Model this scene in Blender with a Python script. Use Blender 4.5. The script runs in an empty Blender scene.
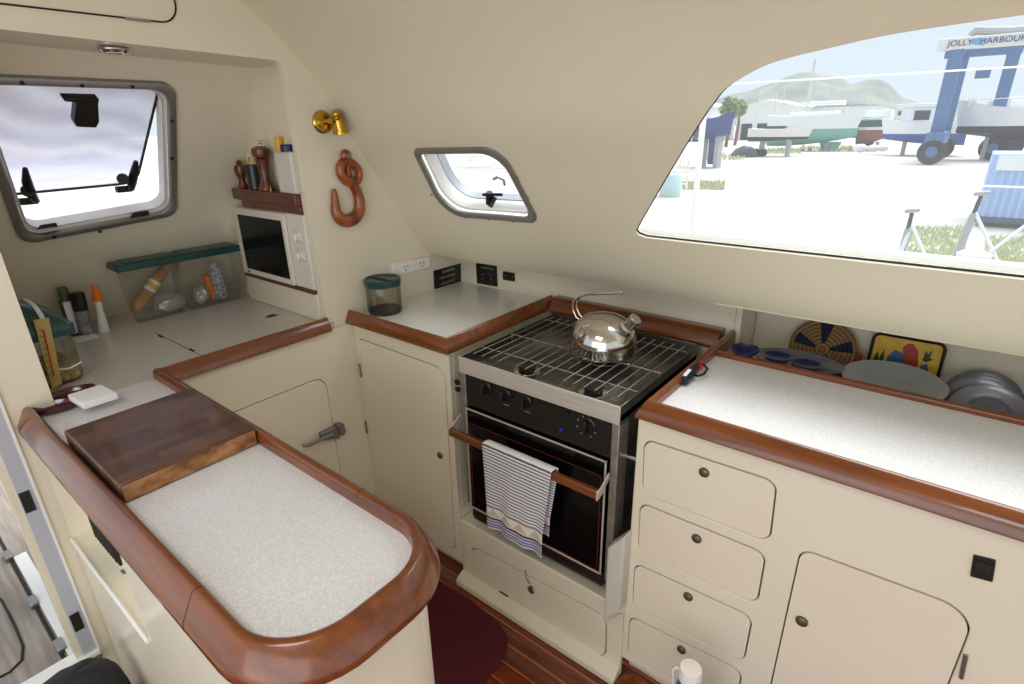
import bpy, bmesh, math, random
from mathutils import Vector, Matrix, noise
from mathutils.geometry import delaunay_2d_cdt
random.seed(7)
S = bpy.context.scene
COL = S.collection
V = Vector
# ---------------------------------------------------------------- camera
CAM = V((0, 0, 1.55)); FPX = 551.9
_yaw, _pit, _rol = 0.67988383, 0.37178165, -0.01997299
_f = V((-math.sin(_yaw)*math.cos(_pit), math.cos(_yaw)*math.cos(_pit), -math.sin(_pit)))
_r = V((math.cos(_yaw), math.sin(_yaw), 0)); _u = _r.cross(_f)
_r2 = math.cos(_rol)*_r + math.sin(_rol)*_u; _u2 = -math.sin(_rol)*_r + math.cos(_rol)*_u
cd = bpy.data.cameras.new('camera'); cam = bpy.data.objects.new('camera', cd); COL.objects.link(cam)
cd.sensor_width = 36; cd.lens = FPX/1024*36; cd.clip_start = .02; cd.clip_end = 3000
mw = Matrix((_r2, _u2, -_f)).transposed().to_4x4(); mw.translation = CAM; cam.matrix_world = mw
S.camera = cam
# ---------------------------------------------------------------- world, sun, exposure
S.view_settings.view_transform = 'Standard'; S.view_settings.look = 'None'
S.view_settings.gamma = 1; S.view_settings.use_curve_mapping = False; S.view_settings.exposure = 0.66
w = bpy.data.worlds.new('sky'); S.world = w; w.use_nodes = True
nt = w.node_tree; nt.nodes.clear()
out = nt.nodes.new('ShaderNodeOutputWorld'); bg = nt.nodes.new('ShaderNodeBackground')
tc = nt.nodes.new('ShaderNodeTexCoord'); sx = nt.nodes.new('ShaderNodeSeparateXYZ')
rp = nt.nodes.new('ShaderNodeValToRGB')
rp.color_ramp.elements[0].position = 0.0; rp.color_ramp.elements[0].color = (.50, .57, .63, 1)
rp.color_ramp.elements[1].position = .7; rp.color_ramp.elements[1].color = (.38, .50, .64, 1)
cl = nt.nodes.new('ShaderNodeTexNoise'); cl.inputs['Scale'].default_value = 2.2; cl.inputs['Detail'].default_value = 6
cr = nt.nodes.new('ShaderNodeValToRGB'); cr.color_ramp.elements[0].position = .42; cr.color_ramp.elements[1].position = .68
mx = nt.nodes.new('ShaderNodeMix'); mx.data_type = 'RGBA'
nt.links.new(tc.outputs['Generated'], sx.inputs[0]); nt.links.new(sx.outputs['Z'], rp.inputs[0])
nt.links.new(tc.outputs['Generated'], cl.inputs['Vector']); nt.links.new(cl.outputs[0], cr.inputs[0])
nt.links.new(cr.outputs[0], mx.inputs[0]); nt.links.new(rp.outputs[0], mx.inputs[6]); mx.inputs[7].default_value = (.60, .61, .62, 1)
nt.links.new(mx.outputs[2], bg.inputs[0]); bg.inputs[1].default_value = 1.0
nt.links.new(bg.outputs[0], out.inputs[0])
sl = bpy.data.lights.new('sun', 'SUN'); sl.energy = 3.6; sl.angle = math.radians(60); sl.color = (1, .985, .96)
sun = bpy.data.objects.new('sun', sl); COL.objects.link(sun)
sun.rotation_euler = V((-.12, -.42, -.95)).normalized().to_track_quat('-Z', 'Y').to_euler()
def area(name, loc, target, sx_, sy_, power, color=(1, .97, .92)):
    l = bpy.data.lights.new(name, 'AREA'); l.shape = 'RECTANGLE'; l.size = sx_; l.size_y = sy_; l.energy = power; l.color = color
    o = bpy.data.objects.new(name, l); COL.objects.link(o); o.location = loc
    o.rotation_euler = (V(target)-V(loc)).to_track_quat('-Z', 'Y').to_euler(); return o
area('added_fill_aft', (.1, -1.6, 1.15), (-.5, 1.2, .8), 2.6, 1.5, 13, (1, .99, .98))  # added fill lamp at the open aft end, brightens the cabin
area('added_fill_overhead', (-.35, -.42, 2.12), (-.35, -.35, 0), .75, .6, 6.5, (1, .99, .98))  # second added lamp, over the hatch opening, lifts the cabin from above
S.cycles.use_denoising = True
S.cycles.max_bounces = 10; S.cycles.transparent_max_bounces = 16; S.cycles.sample_clamp_indirect = 6
S.cycles.caustics_reflective = False; S.cycles.caustics_refractive = False
# ---------------------------------------------------------------- measuring: a photo pixel onto a real plane
def ray(x, y): return (x-512)/FPX*_r2 - (y-342)/FPX*_u2 + _f
def PZ(x, y, z): d = ray(x, y); return CAM + d*((z-CAM.z)/d.z)
def PY(x, y, Y): d = ray(x, y); return CAM + d*((Y-CAM.y)/d.y)
def PX(x, y, X): d = ray(x, y); return CAM + d*((X-CAM.x)/d.x)
def PN(x, y, p, n): d = ray(x, y); n = V(n); return CAM + d*((V(p)-CAM).dot(n)/d.dot(n))
# ---------------------------------------------------------------- materials
def lin(c): return tuple(((v/255)/12.92 if v/255 <= .04045 else ((v/255+.055)/1.055)**2.4) for v in c) + (1,)
def bsdf(name, col, rough=.5, metal=0, coat=0, **k):
    m = bpy.data.materials.new(name); m.use_nodes = True; b = m.node_tree.nodes['Principled BSDF']
    b.inputs['Base Color'].default_value = lin(col); b.inputs['Roughness'].default_value = rough
    b.inputs['Metallic'].default_value = metal; b.inputs['Coat Weight'].default_value = coat
    b.inputs['Coat Roughness'].default_value = .08
    for a, v in k.items(): b.inputs[a.replace('_', ' ')].default_value = v
    return m
def nd(m, t, **k):
    n = m.node_tree.nodes.new(t)
    for a, v in k.items():
        if a in n.inputs: n.inputs[a].default_value = v
        else: setattr(n, a, v)
    return n
def lk(m, a, b): m.node_tree.links.new(a, b)
def mottled(name, c1, c2, scale=40, rough=.5, metal=0, coat=0, stretch=(1, 1, 1), lo=.35, hi=.65, bump=0, detail=4, **k):
    m = bsdf(name, c1, rough, metal, coat, **k); b = m.node_tree.nodes['Principled BSDF']
    t = nd(m, 'ShaderNodeTexCoord'); mp = nd(m, 'ShaderNodeMapping'); mp.inputs['Scale'].default_value = stretch
    n = nd(m, 'ShaderNodeTexNoise'); n.inputs['Scale'].default_value = scale; n.inputs['Detail'].default_value = detail
    r = nd(m, 'ShaderNodeValToRGB'); r.color_ramp.elements[0].position = lo; r.color_ramp.elements[1].position = hi
    r.color_ramp.elements[0].color = lin(c1); r.color_ramp.elements[1].color = lin(c2)
    lk(m, t.outputs['Object'], mp.inputs[0]); lk(m, mp.outputs[0], n.inputs['Vector']); lk(m, n.outputs[0], r.inputs[0]); lk(m, r.outputs[0], b.inputs['Base Color'])
    if bump:
        bp = nd(m, 'ShaderNodeBump'); bp.inputs['Strength'].default_value = bump; bp.inputs['Distance'].default_value = .002
        lk(m, n.outputs[0], bp.inputs['Height']); lk(m, bp.outputs[0], b.inputs['Normal'])
    return m
M = {}
M['cream'] = mottled('cream_gelcoat', (228, 219, 196), (232, 223, 201), 3, .34, coat=.25)
M['door'] = mottled('cream_door', (229, 219, 197), (233, 223, 202), 3, .34, coat=.25)
M['linerm'] = mottled('cream_liner', (221, 211, 184), (225, 216, 190), 2, .55, bump=.05)
M['gap'] = bsdf('dark_gap', (40, 34, 26), .8)
M['teakx'] = mottled('varnished_wood_along_x', (82, 36, 11), (142, 76, 26), 9, .28, coat=.55, stretch=(.5, 5, 5), lo=.2, hi=.85, detail=5)
M['teaky'] = mottled('varnished_wood_along_y', (82, 36, 11), (142, 76, 26), 9, .28, coat=.55, stretch=(5, .5, 5), lo=.2, hi=.85, detail=5)
M['carved'] = mottled('carved_wood', (92, 36, 10), (160, 82, 30), 22, .25, coat=.4, stretch=(1, 1, .4))
M['darkwood'] = mottled('dark_shelf_wood', (84, 38, 26), (112, 56, 38), 20, .35, coat=.3, stretch=(.4, 5, 5))
M['mill'] = mottled('pepper_mill_wood', (72, 30, 16), (112, 52, 30), 30, .35, coat=.3, stretch=(1, 1, .3))
M['steel'] = mottled('brushed_steel', (206, 200, 190), (220, 214, 204), 30, .5, .5, stretch=(.2, 6, 6))
M['postm'] = mottled('mid_steel_post', (150, 144, 136), (172, 166, 158), 30, .4, .7)  # darker steel tone for the cooker side posts
M['chrome'] = bsdf('polished_steel', (206, 200, 190), .13, 1)
M['darksteel'] = mottled('hob_steel', (96, 93, 88), (132, 128, 122), 12, .22, .8)
M['rod'] = bsdf('grate_rod', (190, 186, 178), .25, .8)
M['alu'] = bsdf('grey_anodised', (150, 148, 144), .42, .7)
M['jamb'] = bsdf('grey_jamb', (186, 190, 198), .45, .1)
M['black'] = bsdf('black_plastic', (18, 18, 20), .4)
M['blackglass'] = bsdf('black_glass', (8, 8, 9), .12, Specular_IOR_Level=.3)
M['panel'] = bsdf('black_enamel', (22, 21, 21), .25)
M['iron'] = bsdf('burner_iron', (38, 36, 34), .55, .3)
M['white'] = bsdf('white_plastic', (236, 234, 228), .35)
M['offwhite'] = bsdf('off_white_plastic', (206, 202, 190), .35)
M['brass'] = bsdf('brass', (196, 158, 62), .22, 1)
M['knobm'] = bsdf('dark_pewter', (112, 100, 86), .35, .7)
M['green'] = bsdf('dark_green_plastic', (22, 66, 62), .3)
M['orange'] = bsdf('orange_plastic', (236, 120, 24), .4)
M['yellow'] = bsdf('yellow_plastic', (226, 178, 30), .4)
M['navy'] = bsdf('navy_plastic', (36, 36, 84), .4)
M['plum'] = bsdf('plum_glaze', (74, 20, 30), .18, coat=.5)
M['plate'] = bsdf('pale_blue_grey_plate', (160, 166, 168), .22, coat=.4)
M['plate2'] = bsdf('grey_plate', (112, 114, 122), .25, coat=.4)
M['bluebowl'] = bsdf('blue_bowl', (34, 42, 88), .25, coat=.4)
M['red'] = bsdf('red_plastic', (206, 38, 30), .35)
M['darkblue'] = bsdf('lighter_body', (24, 28, 44), .3)
M['mat'] = mottled('maroon_carpet', (74, 14, 26), (98, 24, 38), 300, .95, bump=.6)
M['bag'] = mottled('black_bag_fabric', (22, 22, 26), (34, 34, 38), 60, .8, bump=.4)
M['paper'] = bsdf('white_card', (240, 240, 242), .6)
M['screw'] = bsdf('screw_metal', (150, 146, 140), .35, .9)
# laminate with fine speckle
def laminate(name, c1, c2, rough=.17):
    m = mottled(name, c1, c2, 260, rough, lo=.42, hi=.6, detail=2); return m
M['lam'] = laminate('speckled_laminate', (216, 216, 216), (230, 230, 230))
M['lam2'] = laminate('speckled_laminate_grey', (196, 192, 182), (208, 204, 195))
def glass(name, tint=(.97, .98, .98), gl=.10, rough=.02, haze=0, hazec=(.9, .9, .9)):
    m = bpy.data.materials.new(name); m.use_nodes = True; t = m.node_tree; t.nodes.clear()
    o = nd(m, 'ShaderNodeOutputMaterial'); tr = nd(m, 'ShaderNodeBsdfTransparent'); tr.inputs[0].default_value = tint + (1,)
    g = nd(m, 'ShaderNodeBsdfGlossy'); g.inputs['Roughness'].default_value = rough
    lw = nd(m, 'ShaderNodeLayerWeight'); lw.inputs[0].default_value = .25
    mu = nd(m, 'ShaderNodeMath', operation='MULTIPLY'); mu.inputs[1].default_value = gl*6
    ad = nd(m, 'ShaderNodeMath', operation='ADD'); ad.inputs[1].default_value = gl*.4; ad.use_clamp = True
    mi = nd(m, 'ShaderNodeMixShader')
    lk(m, lw.outputs['Fresnel'], mu.inputs[0]); lk(m, mu.outputs[0], ad.inputs[0]); lk(m, ad.outputs[0], mi.inputs[0])
    lk(m, tr.outputs[0], mi.inputs[1]); lk(m, g.outputs[0], mi.inputs[2])
    last = mi
    if haze:
        d = nd(m, 'ShaderNodeBsdfTranslucent'); d.inputs[0].default_value = hazec + (1,)
        df = nd(m, 'ShaderNodeBsdfDiffuse'); df.inputs[0].default_value = hazec + (1,)
        m1 = nd(m, 'ShaderNodeMixShader'); m1.inputs[0].default_value = .4
        lk(m, d.outputs[0], m1.inputs[1]); lk(m, df.outputs[0], m1.inputs[2])
        m2 = nd(m, 'ShaderNodeMixShader'); m2.inputs[0].default_value = haze
        lk(m, mi.outputs[0], m2.inputs[1]); lk(m, m1.outputs[0], m2.inputs[2]); last = m2
    lk(m, last.outputs[0], o.inputs[0]); return m
M['glass'] = glass('window_glass', gl=.03, haze=.045, hazec=(.95, .97, 1))  # haze whitens the pane to imitate veiling glare over the view
M['clear'] = glass('clear_plastic', (.96, .96, .93), gl=.10, rough=.12, haze=.06, hazec=(.8, .8, .74))
M['jar'] = glass('smoky_jar_plastic', (.82, .79, .72), gl=.10, rough=.05, haze=.08, hazec=(.6, .55, .48))
M['film'] = glass('crumpled_film', (.85, .87, .9), gl=.5, rough=.15, haze=.6, hazec=(1, 1, 1))
# ---------------------------------------------------------------- mesh builder
WL = {}
class MB:
    def __init__(s, mtx=None): s.v = []; s.f = []; s.M = mtx or Matrix()
    def add(s, vs, fs):
        n = len(s.v); s.v += [s.M @ V(v) for v in vs]; s.f += [tuple(i+n for i in f) for f in fs]; return s
    def box(s, a, b):
        (x0, y0, z0), (x1, y1, z1) = a, b
        return s.add([(x0,y0,z0),(x1,y0,z0),(x1,y1,z0),(x0,y1,z0),(x0,y0,z1),(x1,y0,z1),(x1,y1,z1),(x0,y1,z1)],
                     [(0,3,2,1),(4,5,6,7),(0,1,5,4),(1,2,6,5),(2,3,7,6),(3,0,4,7)])
    def prism(s, pts, off):
        off = V(off); n = len(pts); a = [V(p) for p in pts]
        return s.add(a + [p+off for p in a], [tuple(range(n))[::-1], tuple(range(n, 2*n))] + [(i, (i+1) % n, (i+1) % n+n, i+n) for i in range(n)])
    def tube(s, pts, r, n=10, closed=False, flat=None):
        pts = [V(p) for p in pts]; k = len(pts); rs = r if isinstance(r, (list, tuple)) else [r]*k
        vs = []; prev = None
        for i, p in enumerate(pts):
            if closed: t = pts[(i+1) % k]-pts[i-1]
            else: t = pts[min(i+1, k-1)]-pts[max(i-1, 0)]
            t.normalize()
            if flat is not None: a = V(flat)
            elif prev is None: a = V((0, 0, 1)) if abs(t.z) < .9 else V((1, 0, 0))
            else: a = prev
            b = t.cross(a)
            if b.length < 1e-6: b = t.orthogonal()
            b.normalize(); a = b.cross(t).normalized(); prev = a
            for j in range(n):
                th = 2*math.pi*j/n; vs.append(p + a*math.cos(th)*rs[i] + b*math.sin(th)*rs[i])
        fs = []
        for i in range(k if closed else k-1):
            for j in range(n):
                i2 = (i+1) % k; fs.append((i*n+j, i*n+(j+1) % n, i2*n+(j+1) % n, i2*n+j))
        if not closed: fs += [tuple(range(n))[::-1], tuple(range((k-1)*n, k*n))]
        return s.add(vs, fs)
    def cyl(s, a, b, r, r2=None, n=20): return s.tube([a, b], [r, r if r2 is None else r2], n)
    def lathe(s, prof, c=(0, 0, 0), n=32, m=None):
        c = V(c); vs = []; k = len(prof); m = m or Matrix()
        for r, z in prof:
            for j in range(n):
                th = 2*math.pi*j/n; vs.append(c + (m @ V((r*math.cos(th), r*math.sin(th), z))))
        fs = [(i*n+j, i*n+(j+1) % n, (i+1)*n+(j+1) % n, (i+1)*n+j) for i in range(k-1) for j in range(n)]
        fs += [tuple(range(n))[::-1], tuple(range((k-1)*n, k*n))]
        return s.add(vs, fs)
    def ball(s, c, r, sc=(1, 1, 1), n=16, m=None):
        prof = [(max(math.sin(math.pi*i/10), .001)*r, -math.cos(math.pi*i/10)*r) for i in range(11)]
        mm = (m or Matrix()) @ Matrix.Diagonal((*sc, 1)); return s.lathe(prof, c, n, mm)
    def grid(s, fn, nu, nv, both=0):
        vs = [fn(i/nu, j/nv) for i in range(nu+1) for j in range(nv+1)]
        return s.add(vs, [(i*(nv+1)+j, (i+1)*(nv+1)+j, (i+1)*(nv+1)+j+1, i*(nv+1)+j+1) for i in range(nu) for j in range(nv)])
    def sweep(s, path, prof, closed=False, up=(0, 0, 1)):
        """2-D profile (offset to the right of travel, height) along a path in the XY plane, mitred."""
        P = [V((p[0], p[1], 0)) for p in path]; z0 = [p[2] if len(p) > 2 else 0 for p in path]; k = len(P); n = len(prof); vs = []
        for i in range(k):
            d1 = (P[i]-P[i-1]) if (i > 0 or closed) else (P[1]-P[0]); d2 = (P[(i+1) % k]-P[i]) if (i < k-1 or closed) else d1
            d1.normalize(); d2.normalize(); n1 = V((d1.y, -d1.x, 0)); n2 = V((d2.y, -d2.x, 0))
            b = (n1+n2).normalized(); b /= max(b.dot(n1), .3)
            for o, z in prof: vs.append(P[i]+b*o+V((0, 0, z+z0[i])))
        fs = [(i*n+j, ((i+1) % k)*n+j, ((i+1) % k)*n+(j+1) % n, i*n+(j+1) % n) for i in range(k if closed else k-1) for j in range(n)]
        if not closed: fs += [tuple(range(n)), tuple(range((k-1)*n, k*n))[::-1]]
        return s.add(vs, fs)
    def obj(s, name, mat, parent=None, bevel=0, seg=2, sub=0, solid=0, ang=35, smooth=True, origin=None):
        me = bpy.data.meshes.new(name)
        if origin is None:
            xs = [v.x for v in s.v]; ys = [v.y for v in s.v]; zs = [v.z for v in s.v]
            origin = V(((min(xs)+max(xs))/2, (min(ys)+max(ys))/2, min(zs)))
        origin = V(origin)
        me.from_pydata([v-origin for v in s.v], [], s.f); bm = bmesh.new(); bm.from_mesh(me)
        bmesh.ops.remove_doubles(bm, verts=bm.verts, dist=1e-6); bmesh.ops.recalc_face_normals(bm, faces=bm.faces); bm.to_mesh(me); bm.free()
        me.materials.append(mat if not isinstance(mat, str) else M[mat])
        if smooth:
            me.shade_smooth(); me.set_sharp_from_angle(angle=math.radians(ang))
        o = bpy.data.objects.new(name, me); COL.objects.link(o); o.location = origin; WL[o.name] = origin.copy()
        if solid:
            q = o.modifiers.new('solid', 'SOLIDIFY'); q.thickness = solid; q.offset = 0
        if bevel:
            q = o.modifiers.new('bevel', 'BEVEL'); q.width = bevel; q.segments = seg; q.limit_method = 'ANGLE'; q.angle_limit = math.radians(40); q.harden_normals = False
        if sub:
            q = o.modifiers.new('sub', 'SUBSURF'); q.levels = sub; q.render_levels = sub
        if parent is not None:
            o.parent = parent; o.matrix_parent_inverse = Matrix.Translation(-WL[parent.name])
        return o
def tag(o, label=None, cat=None, group=None, kind=None):
    if label: o['label'] = label
    if cat: o['category'] = cat
    if group: o['group'] = group
    if kind: o['kind'] = kind
    return o
def thing(name, loc, label, cat, group=None):
    o = bpy.data.objects.new(name, None); COL.objects.link(o); o.location = loc; o.empty_display_size = .05; WL[o.name] = V(loc)
    return tag(o, label, cat, group)
def struct(o): o['kind'] = 'structure'; return o
def dup(root, delta, rotz=0, label=None, group=None):
    def cp(o, par):
        c = o.copy(); COL.objects.link(c); c.parent = par
        for ch in list(o.children): cp(ch, c)
        return c
    c = cp(root, None); c.location = root.location + V(delta); c.rotation_euler.z += rotz
    if label: c['label'] = label
    if group: c['group'] = group
    return c
def rpoly(pts, r, n=6):
    """2-D polygon with rounded corners; r number or list"""
    out = []; k = len(pts); rs = r if isinstance(r, (list, tuple)) else [r]*k
    for i in range(k):
        p = V(pts[i][:2]); a = (V(pts[i-1][:2])-p); b = (V(pts[(i+1) % k][:2])-p); la, lb = a.length, b.length; a.normalize(); b.normalize()
        ang = a.angle(b); rr = rs[i]
        if rr <= 1e-5: out.append(p); continue
        t = min(rr/math.tan(ang/2), la*.48, lb*.48); rr = t*math.tan(ang/2)
        c = p+(a+b).normalized()*(rr/math.sin(ang/2)); s0 = p+a*t-c; s1 = p+b*t-c
        a0 = math.atan2(s0.y, s0.x); da = (math.atan2(s1.y, s1.x)-a0+math.pi) % (2*math.pi)-math.pi
        for j in range(n+1): th = a0+da*j/n; out.append(c+V((math.cos(th), math.sin(th)))*rr)
    return out
def grow(poly, d):
    """offset a closed 2-D polygon outwards by d"""
    k = len(poly); area_ = sum(poly[i-1][0]*poly[i][1]-poly[i][0]*poly[i-1][1] for i in range(k)); sg = 1 if area_ > 0 else -1; o = []
    for i in range(k):
        e1 = (V(poly[i])-V(poly[i-1])); e2 = (V(poly[(i+1) % k])-V(poly[i]))
        if e1.length < 1e-9: e1 = e2
        if e2.length < 1e-9: e2 = e1
        e1.normalize(); e2.normalize()
        n1 = V((e1.y, -e1.x))*sg; n2 = V((e2.y, -e2.x))*sg; b = n1+n2
        b = b.normalized() if b.length > 1e-6 else n1; b /= max(b.dot(n1), .4); o.append(V(poly[i])+b*d)
    return o
def inside(p, poly):
    c = False; x, y = p
    for i in range(len(poly)):
        x1, y1 = poly[i-1]; x2, y2 = poly[i]
        if (y1 > y) != (y2 > y) and x < (x2-x1)*(y-y1)/(y2-y1)+x1: c = not c
    return c
def sheet(mb, outline, holes, mp, nrm, t, grid=None):
    co = []; ed = []
    if grid:
        def dens(lp):
            o = []
            for i in range(len(lp)):
                a = V(lp[i][:2]); b = V(lp[(i+1) % len(lp)][:2]); k = max(1, math.ceil(abs(b.x-a.x)/grid[0]), math.ceil(abs(b.y-a.y)/grid[1]))
                o += [a.lerp(b, j/k) for j in range(k)]
            return o
        outline = dens(outline); holes = [dens(h) for h in holes]
    for lp in [outline]+list(holes):
        n0 = len(co); co += [V(p[:2]) for p in lp]; ed += [(n0+i, n0+(i+1) % len(lp)) for i in range(len(lp))]
    if grid:
        du, dv = grid; us = [p[0] for p in outline]; vs = [p[1] for p in outline]
        nu = int((max(us)-min(us))/du); nv = int((max(vs)-min(vs))/dv)
        for i in range(1, nu):
            for j in range(1, nv):
                p = (min(us)+i*du, min(vs)+j*dv)
                if inside(p, outline) and not any(inside(p, grow(h, min(du, dv)*.3)) for h in holes): co.append(V(p))
    v2, _, fs, *_ = delaunay_2d_cdt(co, ed, [], 0, 1e-7)
    keep = []
    for f in fs:
        c = sum((v2[i] for i in f), V((0, 0)))/len(f)
        if inside(c, outline) and not any(inside(c, h) for h in holes): keep.append(tuple(f))
    n = len(v2); front = [mp(*p) for p in v2]
    vs = list(front); fsn = list(keep)
    if t:
        vs += [front[i]-nrm(*v2[i])*t for i in range(n)]; fsn += [tuple(i+n for i in f[::-1]) for f in keep]
        cnt = {}
        for f in keep:
            for i in range(len(f)):
                e = (f[i-1], f[i]); k = tuple(sorted(e)); cnt[k] = cnt.get(k, 0)+1
        for (a, b), c in cnt.items():
            if c == 1: fsn.append((a, b, b+n, a+n))
    return mb.add(vs, fsn)
def text(name, body, mat, parent, loc, right, up, size, depth=.0004, align='CENTER', spacing=1.0):
    cu = bpy.data.curves.new(name, 'FONT'); cu.body = body; cu.size = size; cu.align_x = align; cu.align_y = 'CENTER'; cu.extrude = depth; cu.space_character = spacing
    t = bpy.data.objects.new('tmp', cu); COL.objects.link(t); bpy.context.view_layer.update()
    me = bpy.data.meshes.new_from_object(t.evaluated_get(bpy.context.evaluated_depsgraph_get())); bpy.data.objects.remove(t)
    me.materials.clear(); me.materials.append(M[mat] if isinstance(mat, str) else mat)
    right = V(right).normalized(); up = V(up).normalized(); m = Matrix((right, up, right.cross(up))).transposed().to_4x4()
    me.transform(m); o = bpy.data.objects.new(name, me); COL.objects.link(o); o.location = loc; WL[o.name] = V(loc)
    if parent is not None: o.parent = parent; o.matrix_parent_inverse = Matrix.Translation(-WL[parent.name])
    return o
def rad(c, wpx): return wpx/2*((V(c)-CAM).dot(_f))/FPX
def rodm(axis): return V((0, 0, 1)).rotation_difference(V(axis)).to_matrix().to_4x4()

XB = -1.705        # bulkhead plane
YF = 1.145         # face of the long run of units
ZC = .90           # worktops
ZF = -.055         # sole
#==SECTIONS==
# ================================================================ STRUCTURE
# hull side liner: one profile in (Y, z) run along X, leaning inwards and rolling into the ceiling
_raw = [(1.63,1.04),(1.605,1.062),(1.562,1.114),(1.478,1.236),(1.356,1.427),(1.264,1.55),(1.184,1.676),(1.094,1.785),(.955,1.904),(.72,2.01),(.4,2.075),(.1,2.10)]
_raw = [(y*.969, 1.55+(z-1.55)*.969) for y, z in _raw]
def catmull(P, n=5):
    P = [V(p) for p in P]; o = []
    for i in range(len(P)-1):
        p0 = P[max(i-1, 0)]; p1 = P[i]; p2 = P[i+1]; p3 = P[min(i+2, len(P)-1)]
        for j in range(n):
            t = j/n; o.append(.5*((2*p1)+(p2-p0)*t+(2*p0-5*p1+4*p2-p3)*t*t+(3*p1-p0-3*p2+p3)*t**3))
    return o+[P[-1]]
LP = catmull(_raw, 5); LS = [0]
for a, b in zip(LP, LP[1:]): LS.append(LS[-1]+(b-a).length)
def L(X, s, off=0):
    s = min(max(s, 0), LS[-1]-1e-6); i = max(k for k in range(len(LS)-1) if LS[k] <= s); t = (s-LS[i])/(LS[i+1]-LS[i])
    p = LP[i].lerp(LP[i+1], t); n = LN(X, s); return V((X, p.x, p.y))+n*off
def LN(X, s):
    s = min(max(s, 0), LS[-1]-1e-6); a = LPs(s-.02); b = LPs(s+.02); d = (b-a).normalized(); return V((0, -d.y, d.x)) if True else None
def LPs(s):
    s = min(max(s, 0), LS[-1]-1e-6); i = max(k for k in range(len(LS)-1) if LS[k] <= s); t = (s-LS[i])/(LS[i+1]-LS[i]); return LP[i].lerp(LP[i+1], t)
def PW(x, y):
    d = ray(x, y)
    for i in range(len(LP)-1):
        a, b = LP[i], LP[i+1]; det = -d.y*(b.y-a.y)+d.z*(b.x-a.x)
        ry, rz = a.x-CAM.y, a.y-CAM.z
        if abs(det) < 1e-9: continue
        t = (-ry*(b.y-a.y)+rz*(b.x-a.x))/det; q = (d.y*rz-d.z*ry)/det
        if t > 0 and -1e-6 <= q <= 1+1e-6: return (CAM.x+d.x*t, LS[i]+q*(b-a).length)
    raise ValueError((x, y))
# normal must face the cabin (towards -Y, -z)
assert L(0, .3).y > 0
_n = LN(0, .3); 
if _n.y > 0:
    _LN0 = LN
    def LN(X, s): return -_LN0(X, s)
bigw = [PW(*p) for p in [(636,236),(640,222),(668,174),(700,122),(712,105),(724,90),(745,76),(775,62),(830,48),(900,33),(1024,15)]]
stop = bigw[-1][1]+.008; sbot = PW(1024, 280)[1]
bigw = rpoly([bigw[0]], [0]) if False else [V(p) for p in bigw]
_bl = bigw[0]
bigw = [bigw[0]]+catmull([tuple(p) for p in bigw[1:]], 4)
big = [V((_bl.x+.03, _bl.y-.001)), V((_bl.x+.008, _bl.y+.004)), V((_bl.x+.001, _bl.y+.016))]+[V(p) for p in bigw[1:]]+[V((.5, stop)), V((1.02, stop-.02)), V((1.12, stop-.09)), V((1.16, stop-.2)), V((1.16, sbot+.06)), V((1.11, sbot))]
big[0].y = PW(655, 239)[1]; big.append(V((.128, sbot)))
hatch = [V(PW(*p)) for p in [(414.5,157.3),(486.8,146.9),(506,150),(536.7,207),(531,222),(452,215),(438,206)]]
def hp(d):      # the raked hatch outline shrunk by d
    a = [V(PW(*p)) for p in [(412,148),(500,146.2),(540.5,222.5),(444,214.5)]]
    return rpoly(grow(a, -d), [.035, .075, .035, .09], 7)
lw = MB(); sheet(lw, [V((XB, 0)), V((2.2, 0)), V((2.2, LS[-1])), V((XB, LS[-1]))], [big, hp(.012)], lambda u, v: L(u, v), LN, .010, grid=(.08, .035))
struct(lw.obj('wall_hull_side', 'linerm', ang=40))
# underside of the lip and the backsplash below it, left of the plate niche
y0, z0 = LP[0]
lu = MB(); lu.box((XB, y0+.003, z0-.001), (-.5, 1.765, z0+.014)); lu.box((-.5, y0+.003, z0-.001), (2.2, 1.96, z0+.014))
struct(lu.obj('trim_lip', 'linerm', bevel=.006))
bs = MB(); bs.box((XB, 1.755, .70), (-.495, 1.775, z0)); struct(bs.obj('wall_backsplash', 'cream'))
nb = MB(); nb.box((-.475, 1.93, .74), (2.2, 1.95, z0)); nb.box((-.495, 1.756, .74), (-.475, 1.95, z0)); nb.box((-.515, 1.59, .74), (-.492, 1.76, .877)); nb.box((-.495, 1.60, .74), (2.2, 1.95, .765))
struct(nb.obj('wall_plate_niche', 'cream', bevel=.004))
# ceiling over the cabin
hx0, hx1, hy0, hy1 = -.75, .05, -.75, -.10      # deck hatch opening in the cabin top
ce = MB(); sheet(ce, [V((-1.75, -1.5)), V((2.2, -1.5)), V((2.2, LP[-1].x+.002)), V((-1.75, LP[-1].x+.002))], [rpoly([(hx0, hy0), (hx1, hy0), (hx1, hy1), (hx0, hy1)], .06)], lambda u, v: V((u, v, LP[-1].y)), lambda u, v: V((0, 0, -1)), .03); struct(ce.obj('ceiling', 'linerm'))
fl = MB(); fl.box((XB, -2.6, ZF-.03), (2.2, 1.6, ZF))
floorm = bsdf('teak_and_holly_sole', (110, 48, 24), .22, coat=.6)
_b = floorm.node_tree.nodes['Principled BSDF']; _t = nd(floorm, 'ShaderNodeTexCoord'); _s = nd(floorm, 'ShaderNodeSeparateXYZ'); lk(floorm, _t.outputs['Object'], _s.inputs[0])
_m1 = nd(floorm, 'ShaderNodeMath', operation='MULTIPLY'); _m1.inputs[1].default_value = 1/.058; _fr = nd(floorm, 'ShaderNodeMath', operation='FRACT')
_lt = nd(floorm, 'ShaderNodeMath', operation='LESS_THAN'); _lt.inputs[1].default_value = .11
lk(floorm, _s.outputs['Y'], _m1.inputs[0]); lk(floorm, _m1.outputs[0], _fr.inputs[0]); lk(floorm, _fr.outputs[0], _lt.inputs[0])
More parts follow.
